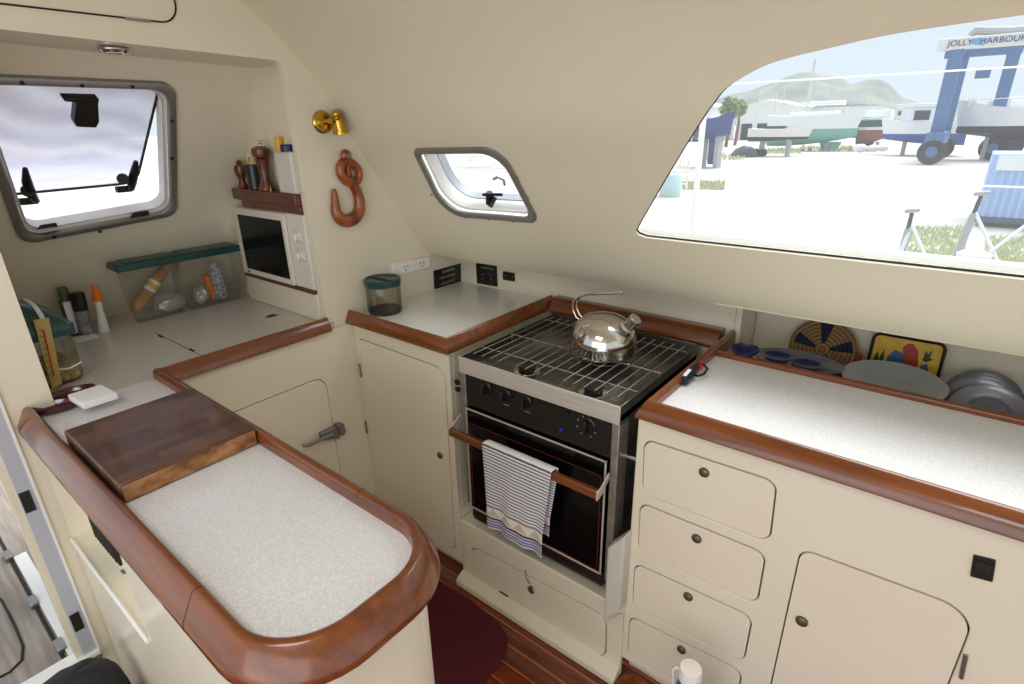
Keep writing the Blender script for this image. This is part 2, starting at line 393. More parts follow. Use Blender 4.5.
_mp = nd(floorm, 'ShaderNodeMapping'); _mp.inputs['Scale'].default_value = (.5, 9, 1); _no = nd(floorm, 'ShaderNodeTexNoise'); _no.inputs['Scale'].default_value = 6; _no.inputs['Detail'].default_value = 5
_rr = nd(floorm, 'ShaderNodeValToRGB'); _rr.color_ramp.elements[0].color = lin((78, 30, 14)); _rr.color_ramp.elements[1].color = lin((138, 62, 30)); _rr.color_ramp.elements[0].position = .3; _rr.color_ramp.elements[1].position = .7
lk(floorm, _t.outputs['Object'], _mp.inputs[0]); lk(floorm, _mp.outputs[0], _no.inputs['Vector']); lk(floorm, _no.outputs[0], _rr.inputs[0])
_mm = nd(floorm, 'ShaderNodeMix', data_type='RGBA'); lk(floorm, _lt.outputs[0], _mm.inputs[0]); lk(floorm, _rr.outputs[0], _mm.inputs[6]); _mm.inputs[7].default_value = lin((176, 96, 50)); lk(floorm, _mm.outputs[2], _b.inputs['Base Color'])
struct(fl.obj('floor', floorm, origin=(0, PZ(520, 600, ZF).y, ZF)))
# bulkhead: plane X = XB with the nook opening, running from the door frame to the hull side
def bk(u, v): return V((XB, u, v))
bn = lambda u, v: V((1, 0, 0))
yl = PX(57, 410, XB).y; yr = PX(322, 295, XB).y; zs = 1.757
zsl_ = PX(0, 29, XB); zsr_ = PX(283, 61, XB)
def zso(y): return zsr_.z+(zsl_.z-zsr_.z)*(y-zsr_.y)/(zsl_.y-zsr_.y)
print('nook opening', yl, yr)
out_b = [V((.10, ZF))] + [V((1.77, ZF)), V((1.77, z0))] + [V((p.x+.01, p.y+.01)) for p in LP] + [V((-.9, LP[-1].y+.01)), V((-.9, 1.93)), V((.10, 1.93))]
nook = rpoly([(yl, .88), (yr+.004, .88), (zsr_.y, zso(zsr_.y)), (yl, zso(yl))], [.002, .002, .03, .02])
bh = MB(); sheet(bh, out_b, [nook], bk, bn, .03, grid=(.3, .3))
struct(bh.obj('wall_bulkhead', 'cream', bevel=.006, smooth=False))
XF = -2.0                                        # raked forward wall: X at soffit level, leaning out below
def fwx(z): return XF*.969-.62*(1.76-z)*1.0
YN = 1.075
# forward wall with the opening port
FP = V((fwx(1.757), 0, 1.757)); FD = V((.62, 0, 1)).normalized(); FN = V((1, 0, -.62)).normalized()
def FW(u, v, off=0): return FP+V((0, u, 0))+FD*v+FN*off
def PF(x, y): p = PN(x, y, FP, FN); return V((p.y, (p-FP).dot(FD)))
def port(d):
    a = [PF(*p) for p in [(174.5, 81.5), (176.5, 213.5), (20, 243.5)]]
    # fourth corner is outside the photo: parallelogram
    a.append(V((a[2].x-.055, a[0].y)))
    return rpoly(grow(a, -d), .045, 7)
print('port', [tuple(round(c, 3) for c in p) for p in port(0)][::7])
fw = MB(); sheet(fw, [V((.0, -1.12)), V((YN+.3, -1.12)), V((YN+.3, .03)), V((.0, .06))], [port(.012)], lambda u, v: FW(u, v), lambda u, v: FN, .03)
struct(fw.obj('wall_forward', 'cream'))
# soffit, nook sides
so = MB(); so.prism([(-2.35, -.1, zso(-.1)), (-2.35, YN+.3, zso(YN+.3)), (-2.35, YN+.3, zso(YN+.3)+.02), (-2.35, -.1, zso(-.1)+.02)], (2.35+XB-.0295, 0, 0)); struct(so.obj('ceiling_nook', 'cream'))
sd = MB()
mwhole = [V((PY(236, 203, YN).x, .99)), V((XB-.032, .99)), V((XB-.032, 1.27)), V((PY(236, 203, YN).x, 1.27))]
sheet(sd, [V((-2.75, .80)), V((XB-.004, .80)), V((XB-.004, zs-.002)), V((-2.75, zs-.002))], [mwhole], lambda u, v: V((u, YN, v)), lambda u, v: V((0, -1, 0)), .012)
struct(sd.obj('wall_nook_side', 'cream'))
pn = MB(); pn.box((-2.75, .15, .80), (XB-.028, yl, zs+.012)); struct(pn.obj('wall_nook_end', 'cream', bevel=.004))
# ---------------------------------------------------------------- windows
def loft(mb, la, lb):   # ring between two same-length loops
    n = len(la); mb.add(list(la)+list(lb), [(i, (i+1) % n, (i+1) % n+n, i+n) for i in range(n)])
def ringframe(mb, P, d0, d1, h, back=.0):    # frame band between outline(d0) and outline(d1), h proud; P(loop2d, off)->points
    a, b = P(d0, back), P(d0, h*.7); c, e = P(d0+.004, h), P(d1-.003, h); f, g = P(d1, h*.7), P(d1, back)
    for x, y in ((a, b), (b, c), (c, e), (e, f), (f, g), (g, a)): loft(mb, x, y)
# window_1 : the big fixed pane
W1 = bpy.data.objects.new('window_1', None); COL.objects.link(W1); W1.location = L(0, .35); WL['window_1'] = W1.location.copy(); struct(W1)
pm = MB(); sheet(pm, grow(big, .006), [], lambda u, v: L(u, v, -.011), LN, .004, grid=(.12, .05)); pm.obj('pane', 'glass', W1)
gk = MB(); gk.tube([L(p[0], p[1], -.009) for p in big], .0030, 6, closed=True); gk.obj('gasket', 'gap', W1)
# window_2 : small raked opening port in the liner
W2 = bpy.data.objects.new('window_2', None); COL.objects.link(W2); W2.location = L(*PW(480, 185)); WL['window_2'] = W2.location.copy(); struct(W2)
P2 = lambda d, o: [L(p[0], p[1], o) for p in hp(d)]
f = MB(); ringframe(f, P2, 0, .020, .009); f.obj('frame', 'alu', W2, ang=50)
f = MB(); ringframe(f, P2, .018, .026, -.02, -.075); f.obj('inner_frame', 'white', W2)
f = MB(); a = [hp(.03)[i] for i in range(len(hp(.03)))]; sheet(f, hp(.022), [], lambda u, v: L(u, v, -.072), LN, .004); f.obj('pane', 'glass', W2)
sh = lambda d, o: [L(p[0]+.022, p[1]+.018, o) for p in hp(d)]
f = MB(); ringframe(f, sh, .030, .034, -.055, -.068); f.obj('sash_frame', 'jamb', W2)
def on2(x, y, o=0): return L(*PW(x, y), o)
f = MB(); c = on2(490, 203, -.03); f.cyl(on2(486, 197, -.02), on2(486, 207, -.02), .012, n=16); f.tube([on2(481, 197, -.012), on2(500, 197, -.012)], .005); f.cyl(on2(490, 203, -.03), on2(490, 207, 0), .008); f.obj('latch', 'black', W2, bevel=.001)
f = MB(); f.tube([on2(487, 187, -.04), on2(491, 185, -.04), on2(497, 188, -.04), on2(498, 193, -.04)], .004); f.obj('latch_loop', 'alu', W2)
f = MB()
for p in [(431,150.5),(455,149.5),(480,149.5),(519,176),(529.5,196),(514,219.5),(490,218),(467,216),(433,193)]:
    q = on2(*p); n = LN(0, .4); f.cyl(q+n*.008, q+n*.0105, .0035, n=10)
f.obj('screw', 'screw', W2)
# window_3 : forward opening port over the galley
W3 = bpy.data.objects.new('window_3', None); COL.objects.link(W3); W3.location = FW(.6, -.3); WL['window_3'] = W3.location.copy(); struct(W3)
P3 = lambda d, o: [FW(p[0], p[1], o) for p in port(d)]
f = MB(); ringframe(f, P3, 0, .024, .014); f.obj('frame', 'alu', W3, ang=50)
f = MB(); ringframe(f, P3, .022, .034, -.012, -.05); f.obj('inner_frame', 'white', W3)
# tilted-out sash: its lower edge stands away from the frame
def SW(p, o=0):
    u, v = p; vt = max(q[1] for q in port(.03)); d = (vt-v); return FW(u, v*1.0, -.03-d*.30+o)
def spoly(d):
    a = port(.03); vmin = min(q[1] for q in a); vmax = max(q[1] for q in a); umax = max(q[0] for q in a); umin = min(q[0] for q in a)
    return rpoly([(umin+d, vmax-d), (umax-.012-d, vmax-d), (umax-.03-d, vmin+.035+d), (umin-.02+d, vmin+.022+d)], [.01, .01, .06, .02], 6)
f = MB(); sheet(f, spoly(.006), [], lambda u, v: SW((u, v)), lambda u, v: FN, .006)
hz = bpy.data.materials.new('milky_scratched_acrylic'); hz.use_nodes = True; _n = hz.node_tree; _n.nodes.clear()
o_ = nd(hz, 'ShaderNodeOutputMaterial'); tl = nd(hz, 'ShaderNodeBsdfTranslucent'); tp = nd(hz, 'ShaderNodeBsdfTransparent'); ms = nd(hz, 'ShaderNodeMixShader'); tl.inputs[0].default_value = (.86, .85, 1, 1); tp.inputs[0].default_value = (.95, .95, 1, 1)
t_ = nd(hz, 'ShaderNodeTexCoord'); wv = nd(hz, 'ShaderNodeTexWave', wave_type='BANDS'); wv.inputs['Scale'].default_value = 3.2; wv.inputs['Distortion'].default_value = 9; wv.inputs['Detail'].default_value = 3; wv.inputs['Detail Scale'].default_value = .8
mp_ = nd(hz, 'ShaderNodeMapping'); mp_.inputs['Rotation'].default_value = (.9, .3, 0); lk(hz, t_.outputs['Object'], mp_.inputs[0]); lk(hz, mp_.outputs[0], wv.inputs['Vector'])
r_ = nd(hz, 'ShaderNodeMapRange'); r_.inputs['To Min'].default_value = .35; r_.inputs['To Max'].default_value = .62; lk(hz, wv.outputs[0], r_.inputs[0]); lk(hz, r_.outputs[0], ms.inputs[0])
lk(hz, tp.outputs[0], ms.inputs[1]); lk(hz, tl.outputs[0], ms.inputs[2]); lk(hz, ms.outputs[0], o_.inputs[0])
f.obj('pane', hz, W3)
f = MB(); f.tube([SW(p, .004) for p in spoly(.003)], .0042, 8, closed=True); f.obj('sash_seal', 'gap', W3)
def p3(x, y, o=.0): return PN(x, y, FP+FN*(-.04+o), FN)
for (bx, by, s) in ((33, 198, -1), (128, 186, 1)):
    lat = MB(); lat.tube([p3(bx-8 if s < 0 else bx+8, by-30 if s < 0 else by-25, .03), p3(bx-6 if s < 0 else bx+7, by-16, .03), p3(bx-2 if s < 0 else bx+4, by-4, .025), p3(bx+3, by+3, .01)], [.006, .013, .014, .010], 10)
    lo = lat.obj('latch', 'black', W3, bevel=.001)
    lb = MB(); lb.cyl(p3(bx-5, by-7, 0), p3(bx-5, by-7, .035), .018, n=14); lb.box(p3(bx-6, by+3, -.01)-V((.004, .02, .01)), p3(bx-6, by+3, -.01)+V((.02, .022, .01))); lb.obj('latch_base', 'iron', lo, bevel=.002)
f = MB()
for x0_, x1_, y_ in ((37, 58, 227.5), (130, 150, 215.5)):
    f.add([p3(x0_, y_+2, .03), p3(x1_, y_-1, .03), p3(x1_-2, y_-5, .03), p3(x0_+3, y_-2.5, .03), p3(x0_, y_+2, .055), p3(x1_, y_-1, .055), p3(x1_-2, y_-5, .05), p3(x0_+3, y_-2.5, .05)], [(0,1,2,3),(4,5,6,7),(0,1,5,4),(1,2,6,5),(2,3,7,6),(3,0,4,7)])
f.obj('strike', 'black', W3, bevel=.002)
f = MB(); q = [(59,92.5),(95,93.5),(94,99),(95,117),(92,122.5),(72,121.5),(70,116),(72,97),(60,96)]
f.prism([PN(x, y, FP+FN*.0, FN) for x, y in q], FN*.03); f.obj('friction_stay', 'black', W3, bevel=.003)
f = MB()
for p in [(22,82.5),(82,85.5),(132.5,86.5),(171.5,158),(172,121),(100,231.5),(54,237)]:
    q = PN(*p, FP+FN*.014, FN); f.cyl(q, q+FN*.003, .005, n=10)
f.obj('screw', 'iron', W3)
# header seam of the overhead locker (flush door above the nook)
hd = [PX(x, y, XB) for x, y in [(181, 22.5), (172, -14)]]
print('hdr', hd)
za = PX(0, 6, XB); zb = PX(178, 24, XB)
hpl = rpoly([(-.45, za.z+.004), (zb.y+.004, zb.z), (zb.y+.0, zb.z+.20), (-.45, zb.z+.20)], .045, 8)
f = MB(); f.tube([V((XB+.0015, p[0], p[1])) for p in hpl], .0022, 6, closed=True); D2 = f.obj('door_2', 'gap'); struct(D2)
f = MB(); f.prism([V((XB+.002, *(PX(x, y, XB).yz))) for x, y in [(124,17),(150,20.5),(150,23),(125,19.8)]], (.004, 0, 0)); f.obj('door_latch', 'alu', D2)
# ================================================================ UNITS AND WORKTOPS
FIDDLE = [(-.004, .893), (-.004, .918), (-.001, .924), (.006, .927), (.013, .924), (.030, .890), (.031, .882), (.026, .878), (-.004, .878)]
FIDPEN = [(-.004, .893), (-.004, .918), (-.001, .925), (.007, .929), (.015, .926), (.037, .884), (.039, .872), (.034, .866), (-.004, .866)]
def face(mb, poly, holes, Y=YF, t=.018): return sheet(mb, [V(p) for p in poly], holes, lambda u, v: V((u, Y, v)), lambda u, v: V((0, -1, 0)), t, grid=(.11, .11))
def quadY(px, r, Y=YF): return rpoly([(PY(x, y, Y).x, PY(x, y, Y).z) for x, y in px], r, 8)
def panelY(name, poly, parent, Y=YF, mat='door', d=.003, proud=.0012):
    b = MB(); sheet(b, grow(poly, -d), [], lambda u, v: V((u, Y-proud, v)), lambda u, v: V((0, -1, 0)), .017); return b.obj(name, mat, parent, bevel=.0012)
def backingY(poly_x0, x1, z0, z1, parent, Y=YF): 
    b = MB(); b.box((poly_x0, Y+.0175, z0), (x1, Y+.03, z1)); return b.obj('dark_gap_backing', 'gap', parent)  # dark sheet behind the fronts, its colour puts shade into the gaps
def knobY(x, y, parent, Y=YF, r=.0125, mat='knobm'):
    p = PY(x, y, Y); b = MB(); b.lathe([(r, 0), (r, .003), (r*.86, .006), (r*.8, .005), (r*.62, .0065), (.0005, .007)], (p.x, Y-.0012, p.z), 24, rodm((0, -1, 0))); return b.obj('knob', mat, parent)
def hinge(name, a, b, wdt, parent, mat='screw'):
    m = MB(); m.tube([a, b], wdt, 8); return m.obj(name, mat, parent)
# --- left locker under the small worktop
XL0, XL1 = XB+.003, -1.19
T = thing('storage_locker', ((XL0+XL1)/2, YF, ZF), 'tall cream locker with one rounded door, between the forward bulkhead and the cooker', 'cabinet')
dpoly = rpoly([(PY(358.5, 338, YF).x, PY(358.5, 338, YF).z), (PY(444.5, 369, YF).x, PY(444.5, 369, YF).z), (PY(455.5, 551, YF).x, PY(455.5, 551, YF).z), (PY(358.5, 338, YF).x+.003, .085)], [.02, .045, .03, .02], 8)
b = MB(); zb_ = .025
face(b, [(XL0, zb_), (XL1, zb_), (XL1, .885), (XL0, .885)], [dpoly]); b.box((XL1-.018, YF+.0182, zb_), (XL1, 1.75, .872)); b.box((XL0, YF+.05, ZF), (XL1, YF+.07, zb_)); b.obj('carcass', 'cream', T, bevel=.003, smooth=False)
backingY(XL0+.01, XL1-.02, .05, .875, T)
d = panelY('door', dpoly, T); knobY(440.5, 455, d)
for (xa, ya, xb_, yb_) in ((359.5, 364, 361.3, 377), (365.3, 421, 367.2, 433)):
    hinge('hinge', PY(xa, ya, YF-.003), PY(xb_, yb_, YF-.003), .004, T)
# --- right drawer unit
XR0, XR1 = PY(632.5, 500, YF).x, 1.6
print('XR0', XR0)
T = thing('drawer_unit', (0, YF, ZF), 'cream unit of four stacked drawers and a large rounded door, right of the cooker', 'cabinet')
dr = [quadY([(644,438.5),(777.5,482),(770,543),(642,493)], .028), quadY([(640,502),(766.5,553.5),(757.5,604.5),(637.5,551.5)], .028),
      quadY([(634.5,562.5),(753,617),(744,662.5),(632,608)], .028), quadY([(629.5,615.5),(742.5,671),(735,712),(627,656)], .028)]
dl = PY(799.5, 552, YF).x; dtop = PY(803, 549, YF).z; dright = PY(974.8, 620, YF).x
door = rpoly([(dl, dtop), (dright, PY(974.8, 612, YF).z), (dright-.004, .13), (dl-.002, .13)], [.03, .055, .04, .03], 8)
ztoe = PY(622, 657, YF).z
b = MB(); face(b, [(XR0, ztoe), (XR1, ztoe), (XR1, .885), (XR0, .885)], dr+[door]); b.box((XR0, YF+.0182, ztoe), (XR0+.018, 1.7, .872)); b.box((XR0, YF+.06, ZF), (XR1, YF+.08, ztoe)); b.box((XR0, YF+.001, ztoe), (XR1, YF+.08, ztoe+.01)); b.obj('carcass', 'cream', T, bevel=.003, smooth=False)
backingY(XR0+.02, XR1-.02, ztoe+.02, .875, T)
for q, kp in zip(dr, [(704.5,472),(697,538),(688.5,596),(681.8,649)]):
    d = panelY('drawer', q, T); knobY(*kp, d)
d = panelY('door', door, T); knobY(802, 620.5, d, r=.0135)
hinge('hinge', PY(966, 655, YF-.003), PY(961, 678, YF-.003), .004, d)
q = rpoly([(PY(x, y, YF).x, PY(x, y, YF).z) for x, y in [(973.5,554),(996,559.5),(992.5,581),(970,575)]], .002)
b = MB(); sheet(b, q, [], lambda u, v: V((u, YF-.004, v)), lambda u, v: V((0, -1, 0)), .004); vp = b.obj('outlet_plate', 'panel', T, bevel=.0008)
b = MB(); p = PY(983, 567, YF-.005); b.box((p.x-.011, p.y-.001, p.z-.009), (p.x+.011, p.y+.001, p.z+.009)); b.obj('plate_insert', 'iron', vp, bevel=.001)
# --- alcove and plinth drawer under the cooker
AX0, AX1 = XL1+.001, XR0-.001
zal = PY(461, 520, YF).z
print('alcove z', zal, 'X', AX0, AX1)
T = thing('cooker_plinth', ((AX0+AX1)/2, YF, ZF), 'low cream plinth with one wide drawer beneath the cooker, stepping out at the sole', 'cabinet')
pq = quadY([(470.5,545.5),(606.5,617),(605.5,660),(472,581.5)], .042)
b = MB(); face(b, [(AX0, ZF), (AX1, ZF), (AX1, zal), (AX0, zal)], [pq], t=.018); b.box((AX0, YF+.0002, zal-.02), (AX1, 1.74, zal)); 
b.prism([(AX0, YF+.001, ZF), (AX0, YF-.04, ZF), (AX0, YF-.04, ZF+.026), (AX0, YF-.03, ZF+.034), (AX0, YF+.001, ZF+.05)], (AX1-AX0, 0, 0))
b.prism([V((x, YF-.02, z)) for x, z in [(AX1, zal), (AX1-.02, zal), (AX1-.02, .27), (AX1, .27)]][::-1], (0, .02, 0))
b.box((AX0, 1.72, zal), (AX1, 1.74, .86)); b.obj('carcass', 'cream', T, bevel=.006, seg=3, smooth=False)
backingY(AX0+.005, AX1-.005, ZF+.05, zal-.022, T)
d = panelY('drawer', pq, T); k = knobY(531.6, 589.5, d, r=.014, mat='screw')
b = MB(); p = PY(531.6, 589.5, YF-.009); b.tube([p+V((0, 0, -.014)), p+V((0, -.003, 0)), p+V((0, 0, .014))], .003, 8); b.obj('turn_ring', 'iron', k)
b = MB(); p = PY(528, 577, YF-.0045); b.tube([PY(525.5, 570, YF-.003), PY(526.5, 579, YF-.004), PY(530, 584, YF-.008)], .0018, 6); b.obj('catch_wire', 'screw', d)
for xx, yy in ((504, 594), (569, 641)):
    b = MB(); p = PY(xx, yy, YF-.002); b.box((p.x-.02, p.y-.001, p.z-.003), (p.x+.02, p.y+.001, p.z+.003)); b.obj('finger_slot', 'gap', T)
# --- cream board at the right foot of the cooker
b = MB(); pts = [PY(x, y, YF-.045) for x, y in [(607, 548), (624.5, 537), (619.5, 612), (603, 622)]]
b.prism([V((p.x, YF-.045, p.z)) for p in pts], (0, .05, 0)); 
cb = tag(b.obj('chock_board', 'offwhite', bevel=.007, seg=3), 'narrow cream painted board standing at the right foot of the cooker', 'board')
# --- peninsula
pth = [(XB+.004, .20), (-.64, .20)]
def arc(cx, cy, r, a0, a1, n=10): return [(cx+r*math.cos(math.radians(a0+(a1-a0)*i/n)), cy+r*math.sin(math.radians(a0+(a1-a0)*i/n))) for i in range(n+1)]
PENX = -.545; R1 = .105; R2 = .10
pen_in = [(XB+.004, .200)]+arc(PENX-R1, .200+R1, R1, -90, 0)+arc(PENX-R2, .478-R2, R2, 0, 90)
XN = -1.700      # nook trim reference line
T = thing('peninsula_worktop', (-1.1, .34, .88), 'long narrow speckled worktop of the peninsula with round end and raised wooden rim', 'worktop')
b = MB(); b.prism([V((x, y, .872)) for x, y in pen_in]+[V((XN, .478, .872))], (0, 0, .028)); b.obj('surface', 'lam', T, bevel=.001)
b = MB(); b.sweep(pen_in+[(XN+.002, .478)], FIDPEN); b.obj('rim', 'teakx', T, ang=50)
b = MB()
for x_, y0_, y1_ in ((-.80, .203, .475),): b.box((x_-.0008, y0_, .9), (x_+.0008, y1_, .9004))
b.obj('seam', 'white', T)
for sg_, yy_ in ((-1, .2), (1, .478)):
    b = MB(); b.prism([V((-.76, yy_+sg_*o*1.012, z+.0004)) for o, z in FIDPEN], (.0011, 0, 0)); b.obj('rim_joint', 'gap', T)
# peninsula body
T = thing('peninsula_unit', (-1.1, .34, ZF), 'cream peninsula base with rounded end and open recess, under the narrow worktop', 'cabinet')
pzl = PX(78, 535, XB).z; prx = PY(147, 632, .185).x
print('recess z', pzl, 'right x', prx)
rec = rpoly([(XB+.006, pzl), (prx, pzl-.0), (prx, .868), (XB+.006, .868)], [.003, .02, .003, .003])
b = MB(); sheet(b, [V((XB+.004, ZF)), V((-.65, ZF)), V((-.65, .878)), V((XB+.004, .878))], [rec], lambda u, v: V((u, .185, v)), lambda u, v: V((0, -1, 0)), .045)
path = [(-.651, .185)]+arc(-.65, .185+.105, .105, -90, 0)+arc(-.65, .49-.10, .10+.005, 0, 90)+[(XB+.004, .495)]
b.sweep(path, [(0, ZF), (0, .878), (-.015, .878), (-.015, ZF)]); b.obj('body', 'cream', T, bevel=.003)
b = MB(); b.box((XB+.005, .229, pzl-.02), (prx+.02, .235, .87)); rb = b.obj('recess_back', 'cream', T)
vx0, vx1 = PY(86, 500, .228).x, PY(121, 560, .228).x; vz0, vz1 = PY(86, 528, .228).z, .862
b = MB(); b.box((vx0, .222, PY(105, 545, .226).z), (vx1, .228, .84)); vn = b.obj('vent_grille', 'iron', T, bevel=.001)
b = MB()
for i in range(9):
    x_ = vx0+.012+(vx1-vx0-.024)*i/8; b.box((x_-.004, .2185, PY(105, 545, .226).z+.01), (x_+.004, .2215, .83))
b.obj('vent_louvres', 'gap', vn)
b = MB(); p = PY(125.5, 577, .226); b.box((p.x-.012, p.y-.005, p.z-.018), (p.x+.012, p.y+.003, p.z+.018)); b.obj('catch', 'screw', T, bevel=.002)
b = MB(); b.tube([(XB+.01, .183, pzl+.001), (prx-.01, .183, pzl+.001)], .005, 8); b.obj('recess_edge_highlight', 'white', T)  # white tube paints the highlight along the rounded recess edge
# --- nook worktop
T = thing('nook_worktop', (-2.1, .6, .87), 'grey speckled worktop filling the corner nook below the forward port', 'worktop')
b = MB(); b.box((fwx(.9)+.0, yl+.001, .872), (XN, YN, .90)); b.obj('surface', 'lam2', T)
b = MB(); b.sweep([(XN, .478), (XN, yr-.002)], FIDDLE); b.obj('rim', 'teaky', T, ang=50)
sm = MB(); a, c = PZ(154, 332, .9), PZ(196, 353, .9); sm.box((min(a.x, c.x), a.y-.001, .9), (XN-.02, a.y+.001, .9006)); sm.obj('seam', 'gap', T)
for x, y in ((160.5, 336.5), (192, 350)):
    p = PZ(x, y, .9); hh = MB(); hh.box((p.x-.018, p.y-.003, .9), (p.x+.018, p.y+.003, .9012)); hh.obj('hatch_hinge', 'gap', T)
p = PZ(272, 316, .9); hh = MB(); hh.lathe([(.026, 0), (.026, .0015), (.02, .002), (.0005, .0022)], p, 20); rg = hh.obj('ring_pull', 'screw', T); rg.scale = (.6, 1, 1)
hh = MB(); hh.tube([p+V((.008*math.cos(a_), .014*math.sin(a_)-.004, .003)) for a_ in [i*math.pi/6 for i in range(12)]], .0018, 6, closed=True); hh.obj('ring', 'gap', rg)
# cold locker in the face below the nook rim
T = thing('cold_locker', (XB+.012, .78, ZF), 'cream front-opening locker with a lever latch, below the nook worktop', 'cabinet')
def PXX(x, y): p = PX(x, y, XB+.012); return (p.y, p.z)
tl_ = PXX(236, 411); tr_ = PXX(324.5, 376); br_ = PXX(342, 480)
cpoly = rpoly([(.50, tl_[1]+.0), (tr_[0]-.0, tr_[1]+.003), (br_[0], .12), (.50, .12)], [.02, .05, .03, .02], 8)
print('cold', tl_, tr_, br_)
b = MB(); sheet(b, [V((.496, ZF)), V((YF+.0, ZF)), V((YF+.0, .878)), V((.496, .878))], [cpoly], lambda u, v: V((XB+.016, u, v)), lambda u, v: V((1, 0, 0)), .012); b.obj('front', 'cream', T, bevel=.002, smooth=False)
b = MB(); sheet(b, grow(cpoly, -.0026), [], lambda u, v: V((XB+.0165, u, v)), lambda u, v: V((1, 0, 0)), .010); cdoor = b.obj('door', 'door', T, bevel=.0012)
b = MB(); b.box((XB+.0025, .50, .1), (XB+.005, YF, .87)); b.obj('dark_gap_backing', 'gap', T)  # dark backing that paints the shade in the gap round this door
def PL(x, y, o): return PX(x, y, XB+.016+o)
b = MB(); b.tube([PL(303, 446, .028), PL(309, 445, .027), PL(322, 439, .024), PL(333, 434, .024)], [.005, .007, .006, .010], 10); lv = b.obj('latch_lever', 'screw', cdoor, bevel=.001)
b = MB(); b.prism([PL(x, y, .001) for x, y in [(318.5,432.5),(333,425),(338,432),(336,437),(320,439)]], (.022, 0, 0)); b.obj('latch_plate', 'screw', cdoor, bevel=.002)
b = MB(); b.prism([PL(x, y, .001) for x, y in [(333,423.5),(340,421.5),(342.5,430),(339,434),(336,432)]], (.026, 0, 0)); b.obj('latch_keeper', 'screw', T, bevel=.003)
# --- left small worktop (beside cooker)
T = thing('small_worktop', (-1.45, 1.45, .87), 'small square speckled worktop in the corner, left of the cooker', 'worktop')
XS, YS, YB = -1.204, 1.154, 1.715; XG = -.487
b = MB(); b.box((XB+.002, YS-.003, .872), (XS+.003, 1.7545, .90)); b.obj('surface', 'lam', T)
b = MB(); b.sweep([(XB+.002, YS), (XS, YS), (XS, YB+.02)], FIDDLE); b.obj('rim', 'teakx', T, ang=50)
# rail round the cooker (back) and the right worktop
T = thing('long_worktop', (.3, 1.35, .87), 'long white speckled worktop right of the cooker, with wooden front rim', 'worktop')
b = MB(); b.box((XG-.003, 1.139, .872), (1.6, 1.567, .90)); b.obj('surface', 'lam', T)
b = MB(); b.sweep([(XG, YB+.03), (XG, 1.142), (1.6, 1.142)], FIDDLE); b.obj('rim', 'teakx', T, ang=50)
b = MB(); b.box((XG-.002, 1.564, .86), (1.6, 1.584, .914)); b.obj('back_ledge', 'teakx', T, bevel=.004)
b = MB(); b.sweep([(XS+.031, YB), (XG-.033, YB)], [(-.039, .875), (-.039, .922), (-.034, .927), (.004, .927), (.010, .922), (.030, .885), (.030, .876)])
br_ = tag(b.obj('cooker_back_rail', 'teakx', ang=50), 'varnished wooden rail along the backsplash behind the cooker hob', 'rail')
# ================================================================ COOKER
a = PZ(460.5, 355.7, .88); c = PZ(621.2, 406.9, .88); SX0, SX1 = a.x, c.x; SY0 = 1.146; SY1 = 1.655
print('stove', a, c)
T = thing('gas_cooker', ((SX0+SX1)/2, 1.4, zal), 'stainless steel gas cooker with black oven door, set between the locker and the drawers', 'cooker')
zfb = PY(462, 371.5, SY0).z; zct = PY(467.4, 404.6, SY0).z; zdb = PY(470, 503, SY0).z; ZS = .325
b = MB(); t_ = .004; zh = .853
b.box((SX0, SY0-.006, zfb), (SX1, SY0+.002, .880)); b.box((SX0, SY0, zh), (SX0+t_, SY1, .880)); b.box((SX1-t_, SY0, zh-.03), (SX1, SY1, .880)); b.box((SX0, SY1-.003, zh-.03), (SX1, SY1, .888))
b.box((SX0, SY0, zh-.02), (SX1, SY1, zh)); b.obj('hob_top', 'darksteel', T, bevel=.0012)
b = MB(); b.box((SX0-.001, SY0-.0085, zfb), (SX1+.001, SY0-.005, .8815)); b.obj('front_flange', 'steel', T, bevel=.002)
b = MB(); b.box((SX0+.02, SY0-.001, zct), (SX1-.024, SY0+.02, zfb+.001)); b.obj('control_panel', 'panel', T, bevel=.001)
b = MB(); b.box((SX0+.022, SY0+.045, ZS+.02), (SX1-.004, SY1-.02, zh-.02)); b.box((SX0+.022, SY0+.0185, ZS+.02), (SX1-.026, SY0+.05, zct+.01)); b.obj('oven_body', 'panel', T, bevel=.002)
for xa, xb_ in ((SX0+.001, SX0+.019), (SX1-.023, SX1-.001)):
    b = MB(); b.box((xa, SY0-.003, ZS-.03 if xa > SX0+.1 else ZS), (xb_, SY0+.055, zfb)); b.obj('side_post', 'postm', T, bevel=.002)
b = MB(); b.box((SX1-.004, SY0+.05, ZS), (SX1-.001, SY1-.02, zfb)); b.obj('side_panel', 'darksteel', T)
# door
b = MB(); dx0, dx1 = SX0+.024, SX1-.028; b.box((dx0, SY0-.012, zdb), (dx1, SY0+.018, zct-.003)); dr_ = b.obj('oven_door', 'blackglass', T, bevel=.002)
def strip(b, x0, x1, z0, z1, y, w_, h): 
    for q in (((x0, y, z1-w_), (x1, y+h, z1)), ((x0, y, z0), (x1, y+h, z0+w_)), ((x0, y, z0), (x0+w_, y+h, z1)), ((x1-w_, y, z0), (x1, y+h, z1))): b.box(*q)
b = MB(); strip(b, dx0, dx1, zdb, zct-.003, SY0-.0145, .005, .004); b.obj('door_trim', 'steel', dr_, bevel=.0008)
b = MB(); strip(b, dx0+.014, dx1-.014, zdb+.008, zct-.055, SY0-.0135, .0018, .002); b.obj('window_outline', bsdf('dark_red_line', (112, 30, 30), .4), dr_)
hl0 = PY(459, 434, SY0-.06); hl1 = PY(596, 487, SY0-.06); hz_ = hl0.z
b = MB(); b.box((SX0-.003, SY0-.072, hz_-.014), (SX1-.018, SY0-.054, hz_+.012)); hd_ = b.obj('wooden_handle', 'teakx', dr_, bevel=.004)
